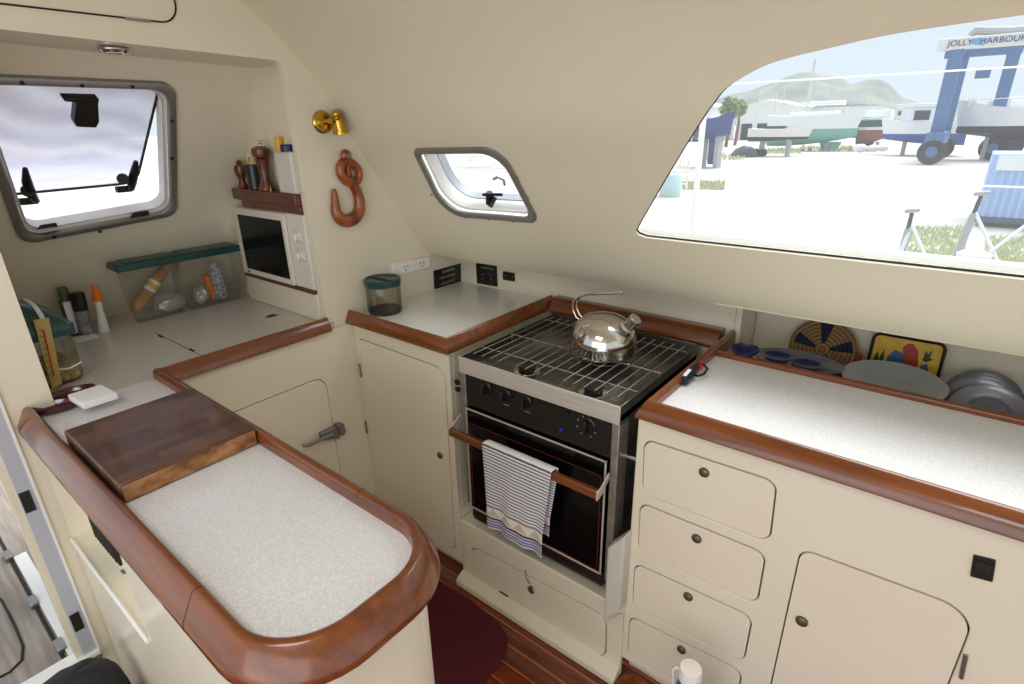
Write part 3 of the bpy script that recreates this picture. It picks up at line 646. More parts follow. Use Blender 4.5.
for xx in (SX0-.004, SX1-.022):
    b = MB(); b.prism([(xx, SY0-.074, hz_-.015), (xx, SY0-.074, hz_+.013), (xx, SY0-.052, hz_+.016), (xx, SY0-.012, hz_+.040), (xx, SY0-.012, hz_+.022), (xx, SY0-.05, hz_-.008)], (.005, 0, 0)); b.obj('handle_bracket', 'steel', dr_, bevel=.001)
# louvred mesh skirt under the door
gm = bsdf('perforated_dark_steel', (88, 82, 76), .35, .9); _b = gm.node_tree.nodes['Principled BSDF']
_t = nd(gm, 'ShaderNodeTexCoord'); _c = nd(gm, 'ShaderNodeTexChecker'); _c.inputs['Scale'].default_value = 190; _c.inputs['Color1'].default_value = lin((120, 114, 106)); _c.inputs['Color2'].default_value = lin((26, 24, 22)); lk(gm, _t.outputs['Object'], _c.inputs[0]); lk(gm, _c.outputs[0], _b.inputs['Base Color'])
b = MB(); b.prism([(SX0+.03, SY0+.02, zdb-.001), (SX0+.03, SY0-.010, zdb-.001), (SX0+.03, SY0-.012, zdb-.03), (SX0+.03, SY0-.004, zdb-.052), (SX0+.03, SY0+.02, zdb-.060), (SX0+.03, SY0+.04, zdb-.062)], (SX1-SX0-.06, 0, 0)); b.obj('vent_skirt', gm, T)
# knobs
for x, y, r in ((484.5, 388.7, .0165), (503.9, 395.9, .0165), (524.4, 402.7, .0165), (586.4, 426.7, .020)):
    p = PY(x, y, SY0-.012); p.y = SY0-.001
    b = MB(); b.lathe([(r*1.15, 0), (r*1.15, .003), (r*.95, .006), (r*.88, .012), (.0005, .013)], p, 24, rodm((0, -1, 0))); k = b.obj('knob', 'black', T)
    b = MB(); b.box((p.x-.0045, p.y-.026, p.z-r*.92), (p.x+.0045, p.y-.010, p.z+r*.92)); b.obj('knob_grip', 'black', k, bevel=.002)
    b = MB(); q = V((p.x, SY0-.0016, p.z+r*1.45)); b.cyl(q, q+V((0, .001, 0)), .0018, n=8); b.obj('pointer_mark', 'paper', T)
wp = bsdf('printed_grey', (150, 148, 142), .6)
for x, y in ((506, 405), (527, 412)):
    p = PY(x, y, SY0-.0018); b = MB()
    b.prism([(p.x-.010, p.y, p.z-.001), (p.x+.010, p.y, p.z-.001), (p.x+.010, p.y, p.z+.0012), (p.x-.010, p.y, p.z+.0012)], (0, .0006, 0)); b.obj('dial_print', wp, T)
p = PY(586.4, 426.7, SY0-.001)
for i in range(8):
    th = math.radians(-150+i*43); q = V((p.x+.030*math.sin(th), SY0-.0018, p.z+.030*math.cos(th))); b = MB(); b.box((q.x-.0018, q.y, q.z-.0022), (q.x+.0018, q.y+.001, q.z+.0022)); b.obj('dial_mark', wp, T)
p = PY(566.6, 414, SY0-.004); b = MB(); b.tube([p+V((.006*math.cos(i*.5236), 0, .006*math.sin(i*.5236))) for i in range(12)], .0012, 6, closed=True); b.cyl(p+V((0, .003, 0)), p+V((0, -.003, 0)), .004, n=12); b.obj('ignition_button', 'iron', T)
p = PY(561, 430, SY0-.003); b = MB(); b.cyl(p+V((0, .003, 0)), p+V((0, -.002, 0)), .0055, n=16); b.obj('blue_lens', bsdf('blue_lens', (30, 60, 190), .2), T)['label'] = 'small round blue indicator lens'
# gimbal catches either side
b = MB(); p = PY(456.5, 386, YF-.006); b.lathe([(.011, 0), (.011, .004), (.0005, .005)], p+V((0, .006, .012)), 16, rodm((0, -1, 0))); b.lathe([(.011, 0), (.011, .004), (.0005, .005)], p+V((0, .006, -.012)), 16, rodm((0, -1, 0))); b.box(p-V((.008, -.001, .012)), p+V((.008, .006, .012))); 
g = tag(b.obj('gimbal_socket', 'black'), 'black oval socket on the locker edge at the left of the cooker', 'socket'); 
b = MB(); b.cyl(p+V((-.006, 0, 0)), p+V((.022, .004, .003)), .004); b.obj('pin', 'chrome', g)
b = MB(); p = PY(629, 457, SY0+.05); p.x = SX1+.001; b.cyl((SX1-.002, p.y, p.z), (XR0-.002, p.y, p.z), .006); b.obj('gimbal_bolt', 'chrome', T)
# burners and pan grate
for x, y, r in ((527, 367, .028), (593.5, 388.5, .028), (603, 356, .036)):
    p = PZ(x, y, zh+.012); p.z = zh
    b = MB(); b.lathe([(r*1.5, 0), (r*1.5, .002), (r*1.25, .004), (r*1.1, .004), (.001, .005)], p, 28); bo = b.obj('burner_dish', 'chrome', T)
    b = MB(); b.lathe([(r*.9, .004), (r*.95, .012), (r, .014), (r, .019), (r*.9, .0205), (r*.45, .0195), (r*.4, .021), (.0005, .021)], p, 28); b.obj('burner_cap', 'iron', bo)
zg = .884
b = MB(); xs = [SX0+.03+(SX1-SX0-.06)*i/15 for i in range(16)]
ya, ym, yb_ = SY0+.03, SY0+.25, SY1-.035
for i, x in enumerate(xs):
    if i in (4, 9) : b.tube([(x, ya+.08, zg), (x, yb_, zg)], .0019, 6)
    else: b.tube([(x, ya, zg), (x, yb_, zg)], .0023, 6)
for y in (ya+.07, ym, yb_-.03): b.tube([(SX0+.006, y, zg-.005), (SX1-.006, y, zg-.005)], .0024, 6)
for y in (ym,):
    for x in (SX0+.01, SX1-.01, (SX0+SX1)/2): b.tube([(x, y, zg-.004), (x, y, zh+.001)], .003, 6)
b.obj('pan_grate', 'rod', T)
# ================================================================ KETTLE
kc = PZ(602.5, 350.5, zg+.003); kc.z = zg+.003
kl = rad(kc, 67)
print('kettle r', kl)
R_ = kl; T = thing('kettle', kc, 'polished steel whistling kettle with wire handle on the cooker grate', 'kettle')
b = MB(); b.lathe([(R_*.9, 0), (R_*.99, .003), (R_, .008), (R_*.985, .014), (R_*.99, .034), (R_*.965, .053), (R_*.89, .076), (R_*.76, .096), (R_*.56, .111), (R_*.33, .119), (.001, .122)], kc, 48); b.obj('kettle_body', 'chrome', T, ang=60)
sd_ = (PY(637, 317, kc.y-.02)-PY(619, 335, kc.y-.02)); s0 = PY(617, 337, kc.y-.02); s1 = PY(636, 318.5, kc.y-.02)
b = MB(); b.tube([s0, s0.lerp(s1, .35), s0.lerp(s1, .8), s1], [.023, .021, .017, .0195], 18); sp = b.obj('spout', 'chrome', T, bevel=.001)
b = MB(); b.tube([s0.lerp(s1, .52), s0.lerp(s1, .60)], [.0212, .0205], 18); b.obj('spout_collar', 'steel', sp)
for dy in (-.011, .011):
    pts = [PY(x, y, kc.y+.0)+V((0, dy*(1 if i < 4 else .7), 0)) for i, (x, y) in enumerate([(584,321),(578,316),(574.5,308),(575,301),(580,296.5),(590,294),(602,293.6),(614,293),(621,292)])]
    b = MB(); b.tube(catmull([tuple(p) for p in pts], 3) if False else pts, .0026, 8); b.obj('handle_wire', 'chrome', T)
b = MB(); b.ball(PY(621.5, 292, kc.y), .0055, (1, 1.6, 1), n=10); b.obj('handle_end', 'chrome', T)
b = MB(); b.ball(PY(583, 319, kc.y), .008, (1, 1.8, 1), n=10); b.obj('handle_lug', 'chrome', T)
# ================================================================ TEA TOWEL
yb = SY0-.072-.004; ztop = hz_+.0165
TL, TR = PY(482, 436, yb).x, PY(551.5, 463, yb).x; BL, BR = PY(487, 531, yb-.006), PY(541.5, 553, yb-.006)
def towel(x0, x1, xb0, xb1, zbot, side, seed):
    me = bpy.data.meshes.new('tea_towel'); nu, nv = 34, 46; vs = []; uv = []; fs = []
    H = ztop-zbot
    for i in range(nu+1):
        for j in range(nv+1):
            u, v_ = i/nu, j/nv; k = min(1, v_*1.3); x = (x0+(x1-x0)*u)*(1-k)+(xb0+(xb1-xb0)*u)*k
            fold = .006*math.sin(u*9+seed)*v_+.003*math.sin(u*21+seed*2+v_*3)*v_
            y = (yb if side < 0 else SY0-.048)+fold*1.0 - (.004*v_ if side < 0 else 0); z = ztop-H*v_+.004*math.sin(u*5+seed)*v_
            vs.append((x, y, z)); uv.append((u, v_))
    fs = [(i*(nv+1)+j, (i+1)*(nv+1)+j, (i+1)*(nv+1)+j+1, i*(nv+1)+j+1) for i in range(nu) for j in range(nv)]
    return vs, uv, fs
zbot = (BL.z+BR.z)/2
va, ua, fa = towel(TL, TR, BL.x, BR.x, zbot, -1, 0)
vb_, ub, fb = towel(TL+.01, TR+.006, BL.x+.02, PY(549, 520, yb+.03).x+.006, PY(549, 535, yb+.03).z, 1, 2)
n = len(va); nv1 = 47
fs = fa+[tuple(i+n for i in f) for f in fb]
vs = va+vb_; uvs = ua+[(u, .02+v_*.98) for u, v_ in ub]
# the turn over the bar
k0 = len(vs)
for s_ in range(1, 6):
    th = math.pi*s_/6
    for i in range(35):
        A = V(va[i*nv1]); B_ = V(vb_[i*nv1]); p = A.lerp(B_, (1-math.cos(th))/2); p.z += .006*math.sin(th); vs.append(tuple(p)); uvs.append((i/34, -.006*min(s_, 6-s_)))
rows = [[i*nv1 for i in range(35)]]+[[k0+s_*35+i for i in range(35)] for s_ in range(5)]+[[n+i*nv1 for i in range(35)]]
for ra, rb_ in zip(rows, rows[1:]):
    fs += [(ra[i], ra[i+1], rb_[i+1], rb_[i]) for i in range(34)]
me = bpy.data.meshes.new('tea_towel'); org = V((TL, yb, ztop)); me.from_pydata([tuple(V(v)-org) for v in vs], [], fs)
ul = me.uv_layers.new(name='UVMap')
for lp in me.loops: ul.data[lp.index].uv = uvs[lp.vertex_index]
me.shade_smooth(); tw = bpy.data.objects.new('tea_towel', me); COL.objects.link(tw); tw.location = org; WL['tea_towel'] = org
md = tw.modifiers.new('solid', 'SOLIDIFY'); md.thickness = .0022
tag(tw, 'blue and white striped tea towel draped over the wooden oven door handle', 'towel')
tm = bsdf('striped_tea_towel', (232, 230, 228), .9); _b = tm.node_tree.nodes['Principled BSDF']
uvn = nd(tm, 'ShaderNodeUVMap'); sp_ = nd(tm, 'ShaderNodeSeparateXYZ'); lk(tm, uvn.outputs[0], sp_.inputs[0])
m1 = nd(tm, 'ShaderNodeMath', operation='MULTIPLY'); m1.inputs[1].default_value = 27; fr = nd(tm, 'ShaderNodeMath', operation='FRACT'); lt = nd(tm, 'ShaderNodeMath', operation='LESS_THAN'); lt.inputs[1].default_value = .42
lk(tm, sp_.outputs[1], m1.inputs[0]); lk(tm, m1.outputs[0], fr.inputs[0]); lk(tm, fr.outputs[0], lt.inputs[0])
mA = nd(tm, 'ShaderNodeMix', data_type='RGBA'); mA.inputs[6].default_value = lin((238, 236, 236)); mA.inputs[7].default_value = lin((108, 110, 134)); lk(tm, lt.outputs[0], mA.inputs[0])
rb = nd(tm, 'ShaderNodeValToRGB'); rb.color_ramp.interpolation = 'CONSTANT'; es = rb.color_ramp.elements
stops = [(0, (236,234,234)), (.715, (150,40,62)), (.727, (230,228,222)), (.845, (70,66,92)), (.872, (226,224,228)), (.885, (112,118,160)), (.91, (226,224,230)), (.918, (112,118,160)), (.945, (226,226,230)), (.952, (120,124,164)), (.975, (236,236,236))]
es[0].position = 0; es[0].color = lin(stops[0][1]); es[1].position = stops[1][0]; es[1].color = lin(stops[1][1])
for p_, c_ in stops[2:]: e = es.new(p_); e.color = lin(c_)
lk(tm, sp_.outputs[1], rb.inputs[0]); gt = nd(tm, 'ShaderNodeMath', operation='GREATER_THAN'); gt.inputs[1].default_value = .715; lk(tm, sp_.outputs[1], gt.inputs[0])
mB = nd(tm, 'ShaderNodeMix', data_type='RGBA'); lk(tm, gt.outputs[0], mB.inputs[0]); lk(tm, mA.outputs[2], mB.inputs[6]); lk(tm, rb.outputs[0], mB.inputs[7])
# pale zig-zag figures in the cream band
mu = nd(tm, 'ShaderNodeMath', operation='MULTIPLY'); mu.inputs[1].default_value = 4; pp = nd(tm, 'ShaderNodeMath', operation='PINGPONG'); pp.inputs[1].default_value = .5; lk(tm, sp_.outputs[0], mu.inputs[0]); lk(tm, mu.outputs[0], pp.inputs[0])
m2 = nd(tm, 'ShaderNodeMath', operation='MULTIPLY_ADD'); m2.inputs[1].default_value = -.19; m2.inputs[2].default_value = .835; lk(tm, pp.outputs[0], m2.inputs[0])
g2 = nd(tm, 'ShaderNodeMath', operation='GREATER_THAN'); lk(tm, sp_.outputs[1], g2.inputs[0]); lk(tm, m2.outputs[0], g2.inputs[1])
l2 = nd(tm, 'ShaderNodeMath', operation='LESS_THAN'); l2.inputs[1].default_value = .835; lk(tm, sp_.outputs[1], l2.inputs[0])
a2 = nd(tm, 'ShaderNodeMath', operation='MULTIPLY'); lk(tm, g2.outputs[0], a2.inputs[0]); lk(tm, l2.outputs[0], a2.inputs[1])
mC = nd(tm, 'ShaderNodeMix', data_type='RGBA'); mC.inputs[7].default_value = lin((204, 196, 170)); lk(tm, a2.outputs[0], mC.inputs[0]); lk(tm, mB.outputs[2], mC.inputs[6]); lk(tm, mC.outputs[2], _b.inputs['Base Color'])
me.materials.append(tm)
# ================================================================ THINGS ON THE WORKTOPS
# chopping board
zt = .944
q = [PZ(*p, zt) for p in [(61.4+.5, 431), (111.6, 486.4), (254, 428.6), (189, 387.5)]]
bx0 = (q[0].x+q[3].x)/2; bx1 = (q[1].x+q[2].x)/2
print('board', q)
bm_ = bsdf('end_grain_blocks', (110, 62, 36), .45, coat=.15); _b = bm_.node_tree.nodes['Principled BSDF']
_t = nd(bm_, 'ShaderNodeTexCoord'); _br = nd(bm_, 'ShaderNodeTexBrick'); _br.inputs['Scale'].default_value = 9; _br.inputs['Mortar Size'].default_value = .002; _br.inputs['Color1'].default_value = lin((78, 48, 32)); _br.inputs['Color2'].default_value = lin((108, 70, 46)); _br.inputs['Mortar'].default_value = lin((70, 40, 28)); _br.inputs['Brick Width'].default_value = .8; _br.inputs['Row Height'].default_value = .24
_mp = nd(bm_, 'ShaderNodeMapping'); _mp.inputs['Rotation'].default_value = (0, 0, math.pi/2); lk(bm_, _t.outputs['Object'], _mp.inputs[0]); lk(bm_, _mp.outputs[0], _br.inputs[0])
_n = nd(bm_, 'ShaderNodeTexNoise'); _n.inputs['Scale'].default_value = 14; _n.inputs['Detail'].default_value = 6; _m = nd(bm_, 'ShaderNodeMix', data_type='RGBA', blend_type='MULTIPLY'); _m.inputs[0].default_value = .7
_r = nd(bm_, 'ShaderNodeValToRGB'); _r.color_ramp.elements[0].position = .3; _r.color_ramp.elements[1].position = .7; _r.color_ramp.elements[0].color = (.45, .42, .42, 1); lk(bm_, _t.outputs['Object'], _n.inputs['Vector']); lk(bm_, _n.outputs[0], _r.inputs[0]); lk(bm_, _br.outputs[0], _m.inputs[6]); lk(bm_, _r.outputs[0], _m.inputs[7]); lk(bm_, _m.outputs[2], _b.inputs['Base Color'])
b = MB(); b.box((bx0, .208, .9004), (bx1, .4735, zt))
cb = tag(b.obj('chopping_board', bm_, bevel=.004), 'thick dark wooden chopping board lying between the rims of the peninsula worktop', 'chopping board')
b = MB(); b.box((bx1-.0008, .212, .9035), (bx1+.0012, .470, zt-.006)); b.obj('board_edge', mottled('worn_board_edge', (112, 66, 34), (176, 126, 78), 22, .5, stretch=(1, 1, 2)), cb)['label'] = 'worn paler front edge'
# storage jar
jc = PZ(385.5, 311.5, .9004); jr = rad(jc, 34); jt = PY(383, 284, jc.y).z
print('jar', jc, jr, jt)
T = thing('storage_jar', jc, 'round clear plastic jar with dark green lid on the small corner worktop', 'jar')
b = MB(); b.lathe([(jr*.93, 0), (jr*.98, .004), (jr, .012), (jr, jt-.9-.01), (jr*.94, jt-.9)], jc, 32); b.obj('jar_body', 'jar', T)
b = MB(); b.lathe([(jr*.9, .004), (jr*.92, .006), (jr*.92, .014), (.001, .015)], jc, 28); b.obj('coffee_grounds', bsdf('dark_coffee', (40, 22, 20), .8), T)
b = MB(); h0 = jt-.9-.003; b.lathe([(jr*1.03, h0), (jr*1.05, h0+.004), (jr*1.05, h0+.022), (jr*.98, h0+.026), (jr*.9, h0+.024), (jr*.88, h0+.021), (.001, h0+.020)], jc, 32); ld = b.obj('lid', 'green', T)
b = MB(); b.box((jc.x-jr*.8, jc.y-.006, jt+.015), (jc.x+jr*.8, jc.y+.006, jt+.024)); b.obj('lid_grip', 'green', ld, bevel=.002)
# gas lighter
zz = .9225
T = thing('gas_lighter', PZ(690, 372, .9004), 'black and red gas lighter lying on the long worktop against its wooden side rim', 'lighter')
A_, B_, C_ = PZ(684, 381, .915), PZ(697, 365, .915), PZ(707, 352.5, .918)
b = MB(); b.tube([A_, A_.lerp(B_, .3), A_.lerp(B_, .7), B_], [.012, .0145, .0125, .0105], 12); b.obj('body', 'darkblue', T)
b = MB(); b.tube([B_, B_.lerp(C_, .4), C_], [.0105, .008, .006], 10); b.obj('nozzle', 'red', T)
b = MB(); lp = [PZ(x, y, .916) for x, y in [(697,364),(704,365),(707.5,369),(704,374),(698,376),(694,374)]]; b.tube(lp, .0035, 8); b.obj('trigger_guard', 'darkblue', T)
b = MB(); p1, p2 = PZ(684.5, 376, .9297), PZ(690, 369.5, .9295); d = (p2-p1).normalized(); s_ = d.cross(V((0, 0, 1)))*.0045; b.prism([p1-s_, p1+s_, p2+s_, p2-s_], (0, 0, .0012)); b.obj('warning_label', 'paper', T)
b = MB(); p = PZ(701, 367, .918); b.cyl(p+V((0, 0, -.004)), p+V((0, 0, .004)), .006, n=10); b.obj('trigger', 'red', T)
# ---------------------------------------------------------------- sockets and notices in the corner
xw = XB+.0005
def wallbox(name, px, mat, parent=None, t=.006, bev=.0015, X=XB):
    b = MB(); b.prism([PX(x, y, X+.0008) for x, y in px], (t, 0, 0)); return b.obj(name, mat, parent, bevel=bev)
so_ = wallbox('socket_outlet', [(391,263.5),(428.5,256.5),(428.5,267),(402,274.2),(391.5,273)], 'white', t=.010)
tag(so_, 'long white double power outlet on the bulkhead above the green-lidded jar', 'power outlet')
for (x, y) in ((406, 267.5), (422, 263.5)):
    for dx, dy in ((-1.6, -.6), (1.8, -1.2), (0, 2.6)):
        b = MB(); p = PX(x+dx, y+dy, XB+.0112); b.box((p.x-.0008, p.y-.0016, p.z-.004), (p.x+.0004, p.y+.0016, p.z+.004)); b.obj('socket_slot', 'gap', so_)
sg = wallbox('engraved_sign', [(433.2,270.8),(460.3,263.3),(460.7,281.3),(434.2,289.2)], 'panel', t=.003, bev=.0005)
tag(sg, 'black rectangular notice with engraved capital letters on the bulkhead, beside the corner', 'sign')
for i, (ln, x, y) in enumerate((('REMEMBER', 448.5, 270.6), ('TURN OFF GAS', 447.6, 276.3), ('AT BOTTLE', 447.9, 282.2))):
    p = PX(x, y, XB+.0042); text('lettering', ln, wp, sg, p, (0, 1, 0), (0, 0, 1), .0165 if i != 1 else .0145)
YBS = 1.755
def backbox(name, px, mat, parent=None, t=.004, bev=.001, Y=YBS):
    b = MB(); b.prism([PY(x, y, Y-.0008) for x, y in px], (0, -t, 0)); return b.obj(name, mat, parent, bevel=bev)
cp = backbox('control_panel', [(476.3,263),(497,265.8),(497.8,286.6),(477.5,283.2)], 'panel', t=.004)
tag(cp, 'black square gas detector panel on the backsplash behind the small worktop', 'switch panel')
text('lettering', 'GAS DETECTOR', wp, cp, PY(486.5, 268.3, YBS-.0052), (1, 0, 0), (0, 0, 1), .0095)
for x, y in ((489.5, 274.5), (491.8, 275), (490.8, 278.8)):
    b = MB(); p = PY(x, y, YBS-.006); b.cyl(p+V((0, .0015, 0)), p+V((0, -.001, 0)), .0022 if y < 278 else .0038, n=10); b.obj('indicator_light', 'screw', cp)
for x, y in ((482.5, 274.3), (482.5, 279)):
    b = MB(); p = PY(x, y, YBS-.0052); b.box(p-V((.008, .0005, .0008)), p+V((.008, .0005, .0008))); b.obj('printed_line', wp, cp)
ou = backbox('dc_outlet', [(503.2,271),(514.8,272.8),(515.3,281.5),(503.6,279.7)], 'black', t=.006, bev=.003)
tag(ou, 'small black oblong outlet on the backsplash, right of the black square panel', 'outlet')
for x, y in ((505.5, 275.6), (512.8, 276.8)):
    b = MB(); p = PY(x, y, YBS-.0072); b.cyl(p+V((0, .001, 0)), p+V((0, -.0006, 0)), .0026, n=10); b.obj('screw_head', 'screw', ou)
# ---------------------------------------------------------------- brass bell and carved hook on the bulkhead
p = PX(322, 122, XB+.001)
BS = 1.35
T = thing('brass_bell', p, 'small brass bell on a round wall flange, on the pillar above the carved hook', 'bell')
b = MB(); b.lathe([(.036, 0), (.036, .004), (.031, .010), (.026, .011), (.022, .018), (.012, .020), (.0005, .021)], p, 32, rodm((1, 0, 0))); b.obj('wall_flange', 'brass', T)
q = PX(330, 121, XB+.055); b = MB(); b.tube([p+V((.018, 0, 0)), p.lerp(q, .6), q], [.010, .009, .009], 12); b.obj('arm', 'brass', T)
ax = V((-.10, .25, -1)).normalized(); m_ = rodm(ax); top = PX(335, 109, XB+.055)
b = MB(); b.lathe([(a_*.92, z_*1.15) for a_, z_ in [(.0005, 0), (.009, .001), (.012, .006), (.018, .009), (.0195, .013), (.016, .015), (.0205, .018), (.0165, .021), (.0205, .024), (.017, .028), (.019, .040), (.023, .053), (.029, .062), (.029, .065), (.026, .063), (.018, .045), (.0005, .04)]], top, 32, m_); b.obj('bell_body', 'brass', T)
T = thing('carved_hook', PX(346, 228, XB), 'carved varnished wooden shackle hook hung on the pillar below the brass bell', 'wall ornament')
hxo = .012
def H(x, y, o=hxo): return PX(x, y, XB+o)
hook = [(333.2,188.5),(334.5,194),(335.2,202),(335.5,211),(339,218.5),(346,221.5),(353.5,219.5),(359,212.5),(360,203),(358,193.5),(354,186),(350.5,180.5),(347.5,176)]
rdd = [.006,.011,.014,.018,.022,.025,.025,.023,.021,.019,.018,.017,.016]
hk = []; hr = []
for i in range(len(hook)-1):
    for j in range(3): t__ = j/3; hk.append(V(hook[i]).lerp(V(hook[i+1]), t__)); hr.append(rdd[i]*(1-t__)+rdd[i+1]*t__)
hk.append(V(hook[-1])); hr.append(rdd[-1])
hp_ = [V(h) for h in hk]
for _ in range(2): hp_ = [hp_[0]]+[(hp_[i-1]+hp_[i]*2+hp_[i+1])/4 for i in range(1, len(hp_)-1)]+[hp_[-1]]
b = MB(); b.tube([H(*h) for h in hp_], hr, 14, flat=(1, 0, 0)); b.obj('hook', 'carved', T, sub=1)
ring = [(345.5,160),(352,163),(357.5,168),(360,174),(358.5,181),(353,185),(347,181.5),(341.5,176.5),(339.5,170),(341,163.5)]
b = MB(); b.tube([H(*h, hxo) for h in ring], [.018,.017,.016,.015,.015,.016,.018,.018,.017,.018], 12, closed=True, flat=(1, 0, 0)); b.obj('ring', 'carved', T, sub=1)
b = MB(); b.tube([H(342.5,176,.016), H(350,179,.018), H(357,182,.016)], .009, 10); b.obj('collar', 'mill', T)
b = MB(); b.tube([H(347.5,160,.006), H(347.5,163,.012), H(348,170,.012), H(349,178,.012)], [.012,.011,.010,.010], 10); b.obj('shank', 'carved', T)
b = MB(); c_ = H(346, 155.5, .014); b.ball(c_, .0205, (.7, 1, 1)); hd_ = b.obj('head', 'carved', T)
b = MB(); b.cyl(c_+V((.008, 0, 0)), c_+V((.017, 0, 0)), .0085, n=16); b.obj('screw_head', 'screw', hd_)
# ---------------------------------------------------------------- microwave in the nook side
YM = YN-.035
q = [PY(*p, YM) for p in [(234.5,205),(307.6,213),(317.9,291.8),(245,272)]]
mx0 = (q[0].x+q[3].x)/2; mx1 = XB-.034; mz0 = (q[3].z+q[2].z)/2; mz1 = (q[0].z+q[1].z)/2
print('microwave', q)
# ledge under it
b = MB(); b.box((mx0-.02, YM+.004, .9004), (XB-.0335, YN-.0005, mz0-.014)); tag(b.obj('ledge_box', 'cream', bevel=.004), 'low cream plinth box under the microwave in the nook', 'ledge')
b = MB(); b.box((mx0-.008, YM-.004, mz0-.0135), (XB-.034, YN-.0015, mz0-.001)); tag(b.obj('mounting_strip', 'darkwood', bevel=.002), 'thin dark wooden strip directly below the microwave', 'wooden strip')
b = MB()
M['mww'] = bsdf('microwave_white', (222, 216, 202), .4)
T = thing('microwave', ((mx0+mx1)/2, YM, mz0), 'white microwave oven with black door window, built in under the wooden shelf', 'microwave')
mx0 += .004; mz0 = max(mz0, .993)
b.box((mx0, YM, mz0), (mx1, YM+.33, mz1-.006)); b.obj('casing', 'mww', T, bevel=.006, seg=3)
wq = [PY(*p, YM-.003) for p in [(240.5,213.7),(284,220.8),(291.6,276.8),(249.7,269)]]
wx0, wx1 = (wq[0].x+wq[3].x)/2, (wq[1].x+wq[2].x)/2; wz0, wz1 = (wq[2].z+wq[3].z)/2, (wq[0].z+wq[1].z)/2
b = MB(); b.box((mx0+.003, YM-.012, mz0+.004), (wx1+.018, YM-.0005, mz1-.009)); md_ = b.obj('door', 'mww', T, bevel=.003)
b = MB(); b.box((wx0, YM-.014, wz0), (wx1, YM-.0125, wz1)); b.obj('door_window', 'blackglass', md_, bevel=.001)
for x, y in ((298, 237), (301, 256)):
    p = PY(x, y, YM-.004); p.x = max(p.x, wx1+.03); p.x = min(p.x, mx1-.03)
    b = MB(); b.lathe([(.020, 0), (.020, .003), (.014, .004), (.013, .014), (.0005, .015)], (p.x, YM, p.z), 24, rodm((0, -1, 0))); kn = b.obj('knob', 'mww', T)
    b = MB(); b.box((p.x-.003, YM-.019, p.z-.012), (p.x+.003, YM-.013, p.z+.012)); b.obj('knob_grip', 'white', kn, bevel=.001)
    for i in range(7):
        th = math.radians(-135+i*45); b = MB(); qx, qz = p.x+.027*math.sin(th), p.z+.027*math.cos(th); b.box((qx-.0014, YM-.0012, qz-.0014), (qx+.0014, YM-.0003, qz+.0014)); b.obj('dial_dot', 'iron', T)
p = PY(249, 270, YM-.012); b = MB(); b.box((wx0-.004, YM-.0132, wz0-.016), (wx0+.008, YM-.0121, wz0-.008)); b.obj('badge', 'iron', md_)
# shelf above
sz1 = PY(240, 188.5, YM-.02).z; sz0 = sz1-.042
print('shelf z', sz0, sz1, 'mwtop', mz1)
sx0 = PY(229, 190, YM-.03).x
b = MB(); b.sweep([(sx0+.004, YN-.002), (sx0+.004, YM-.028), (XB-.034, YM-.028)], [(0, sz1), (-.0, sz0), (.004, sz0-.0), (.008, sz0+.006), (.008, sz1-.004), (.004, sz1+.002)]) if False else None
b = MB(); b.prism([(sx0, YN-.001, sz0), (sx0, YM-.022, sz0), (XB-.033, YM-.022, sz0), (XB-.033, YN-.001, sz0)], (0, 0, sz1-sz0))
SH = tag(b.obj('wall_shelf', 'darkwood', bevel=.005, seg=3), 'dark wooden shelf above the microwave, holding mills and bottles', 'shelf')
b = MB(); b.box((sx0+.03, YM-.006, mz1-.0045), (XB-.035, YN-.0012, sz0-.0005)); b.obj('support_batten', 'darkwood', SH, bevel=.002)
def SP(x, y, dy=0): p = PY(x, y, YM+.0+dy); p.z = sz1+.0004; return p
def hgt(x, y, Y): return PY(x, y, Y).z-sz1
YSm = YM-.008
def sp(x): p = PY(x, 187, YSm); return V((p.x, YSm, sz1+.0004))
def rr(w_): return rad((-1.95, YSm, sz1), w_)
p = sp(243.5); h = hgt(243.5, 160, YSm); r = rr(12)
T = tag(None or MB().lathe([(r*.8, 0), (r*.9, .004), (r*.55, h*.25), (r*.6, h*.35), (r*.85, h*.45), (r, h*.65), (r*.9, h*.78), (r*.4, h*.85), (r*.5, h*.93), (.001, h)], p, 20).obj('spice_mill', 'mill'), 'small squat wooden mill at the left end of the shelf over the microwave', 'mill')
p = sp(256); h = hgt(256, 165, YSm); r = rr(14)
T = thing('beaker', p, 'dark cylindrical beaker with a yellow ring in it, left of the tall pepper mill', 'beaker')
MB().lathe([(r*.9, 0), (r, .003), (r, h), (r*.9, h), (r*.88, h*.9), (.001, h*.88)], p, 24).obj('cup', bsdf('dark_grey_glaze', (38, 40, 46), .3), T)
g = MB(); g.tube([p+V((r*.7*math.cos(a), -.002, h+.006+r*.75*math.sin(a))) for a in [i*math.pi/7 for i in range(8)]], .0035, 8); tag(g.obj('yellow_ring', 'yellow'), 'thin yellow plastic ring sticking out of the dark beaker', 'ring')
p = sp(267); h = hgt(267, 146, YSm); r = rr(18)
T = thing('pepper_mill', p, 'tall turned wooden pepper mill with steel knob in the middle of the shelf', 'pepper mill')
MB().lathe([(r*.85, 0), (r*.9, .004), (r*.85, h*.08), (r*.6, h*.2), (r*.52, h*.35), (r*.6, h*.5), (r*.72, h*.66), (r*.8, h*.72), (r*.55, h*.73), (.001, h*.73)], p, 28).obj('mill_body', 'mill', T)
MB().lathe([(r*.5, h*.735), (r*.85, h*.75), (r*1.0, h*.84), (r*.96, h*.93), (r*.6, h*.985), (.001, h)], p, 28).obj('mill_head', 'mill', T)
MB().lathe([(.003, h), (.003, h+.004), (.006, h+.008), (.0065, h+.012), (.004, h+.017), (.001, h+.018)], p, 14).obj('knob', 'chrome', T)
p = sp(278)+V((0, .03, 0)); h = hgt(279, 146, YSm+.03); r = rr(10)
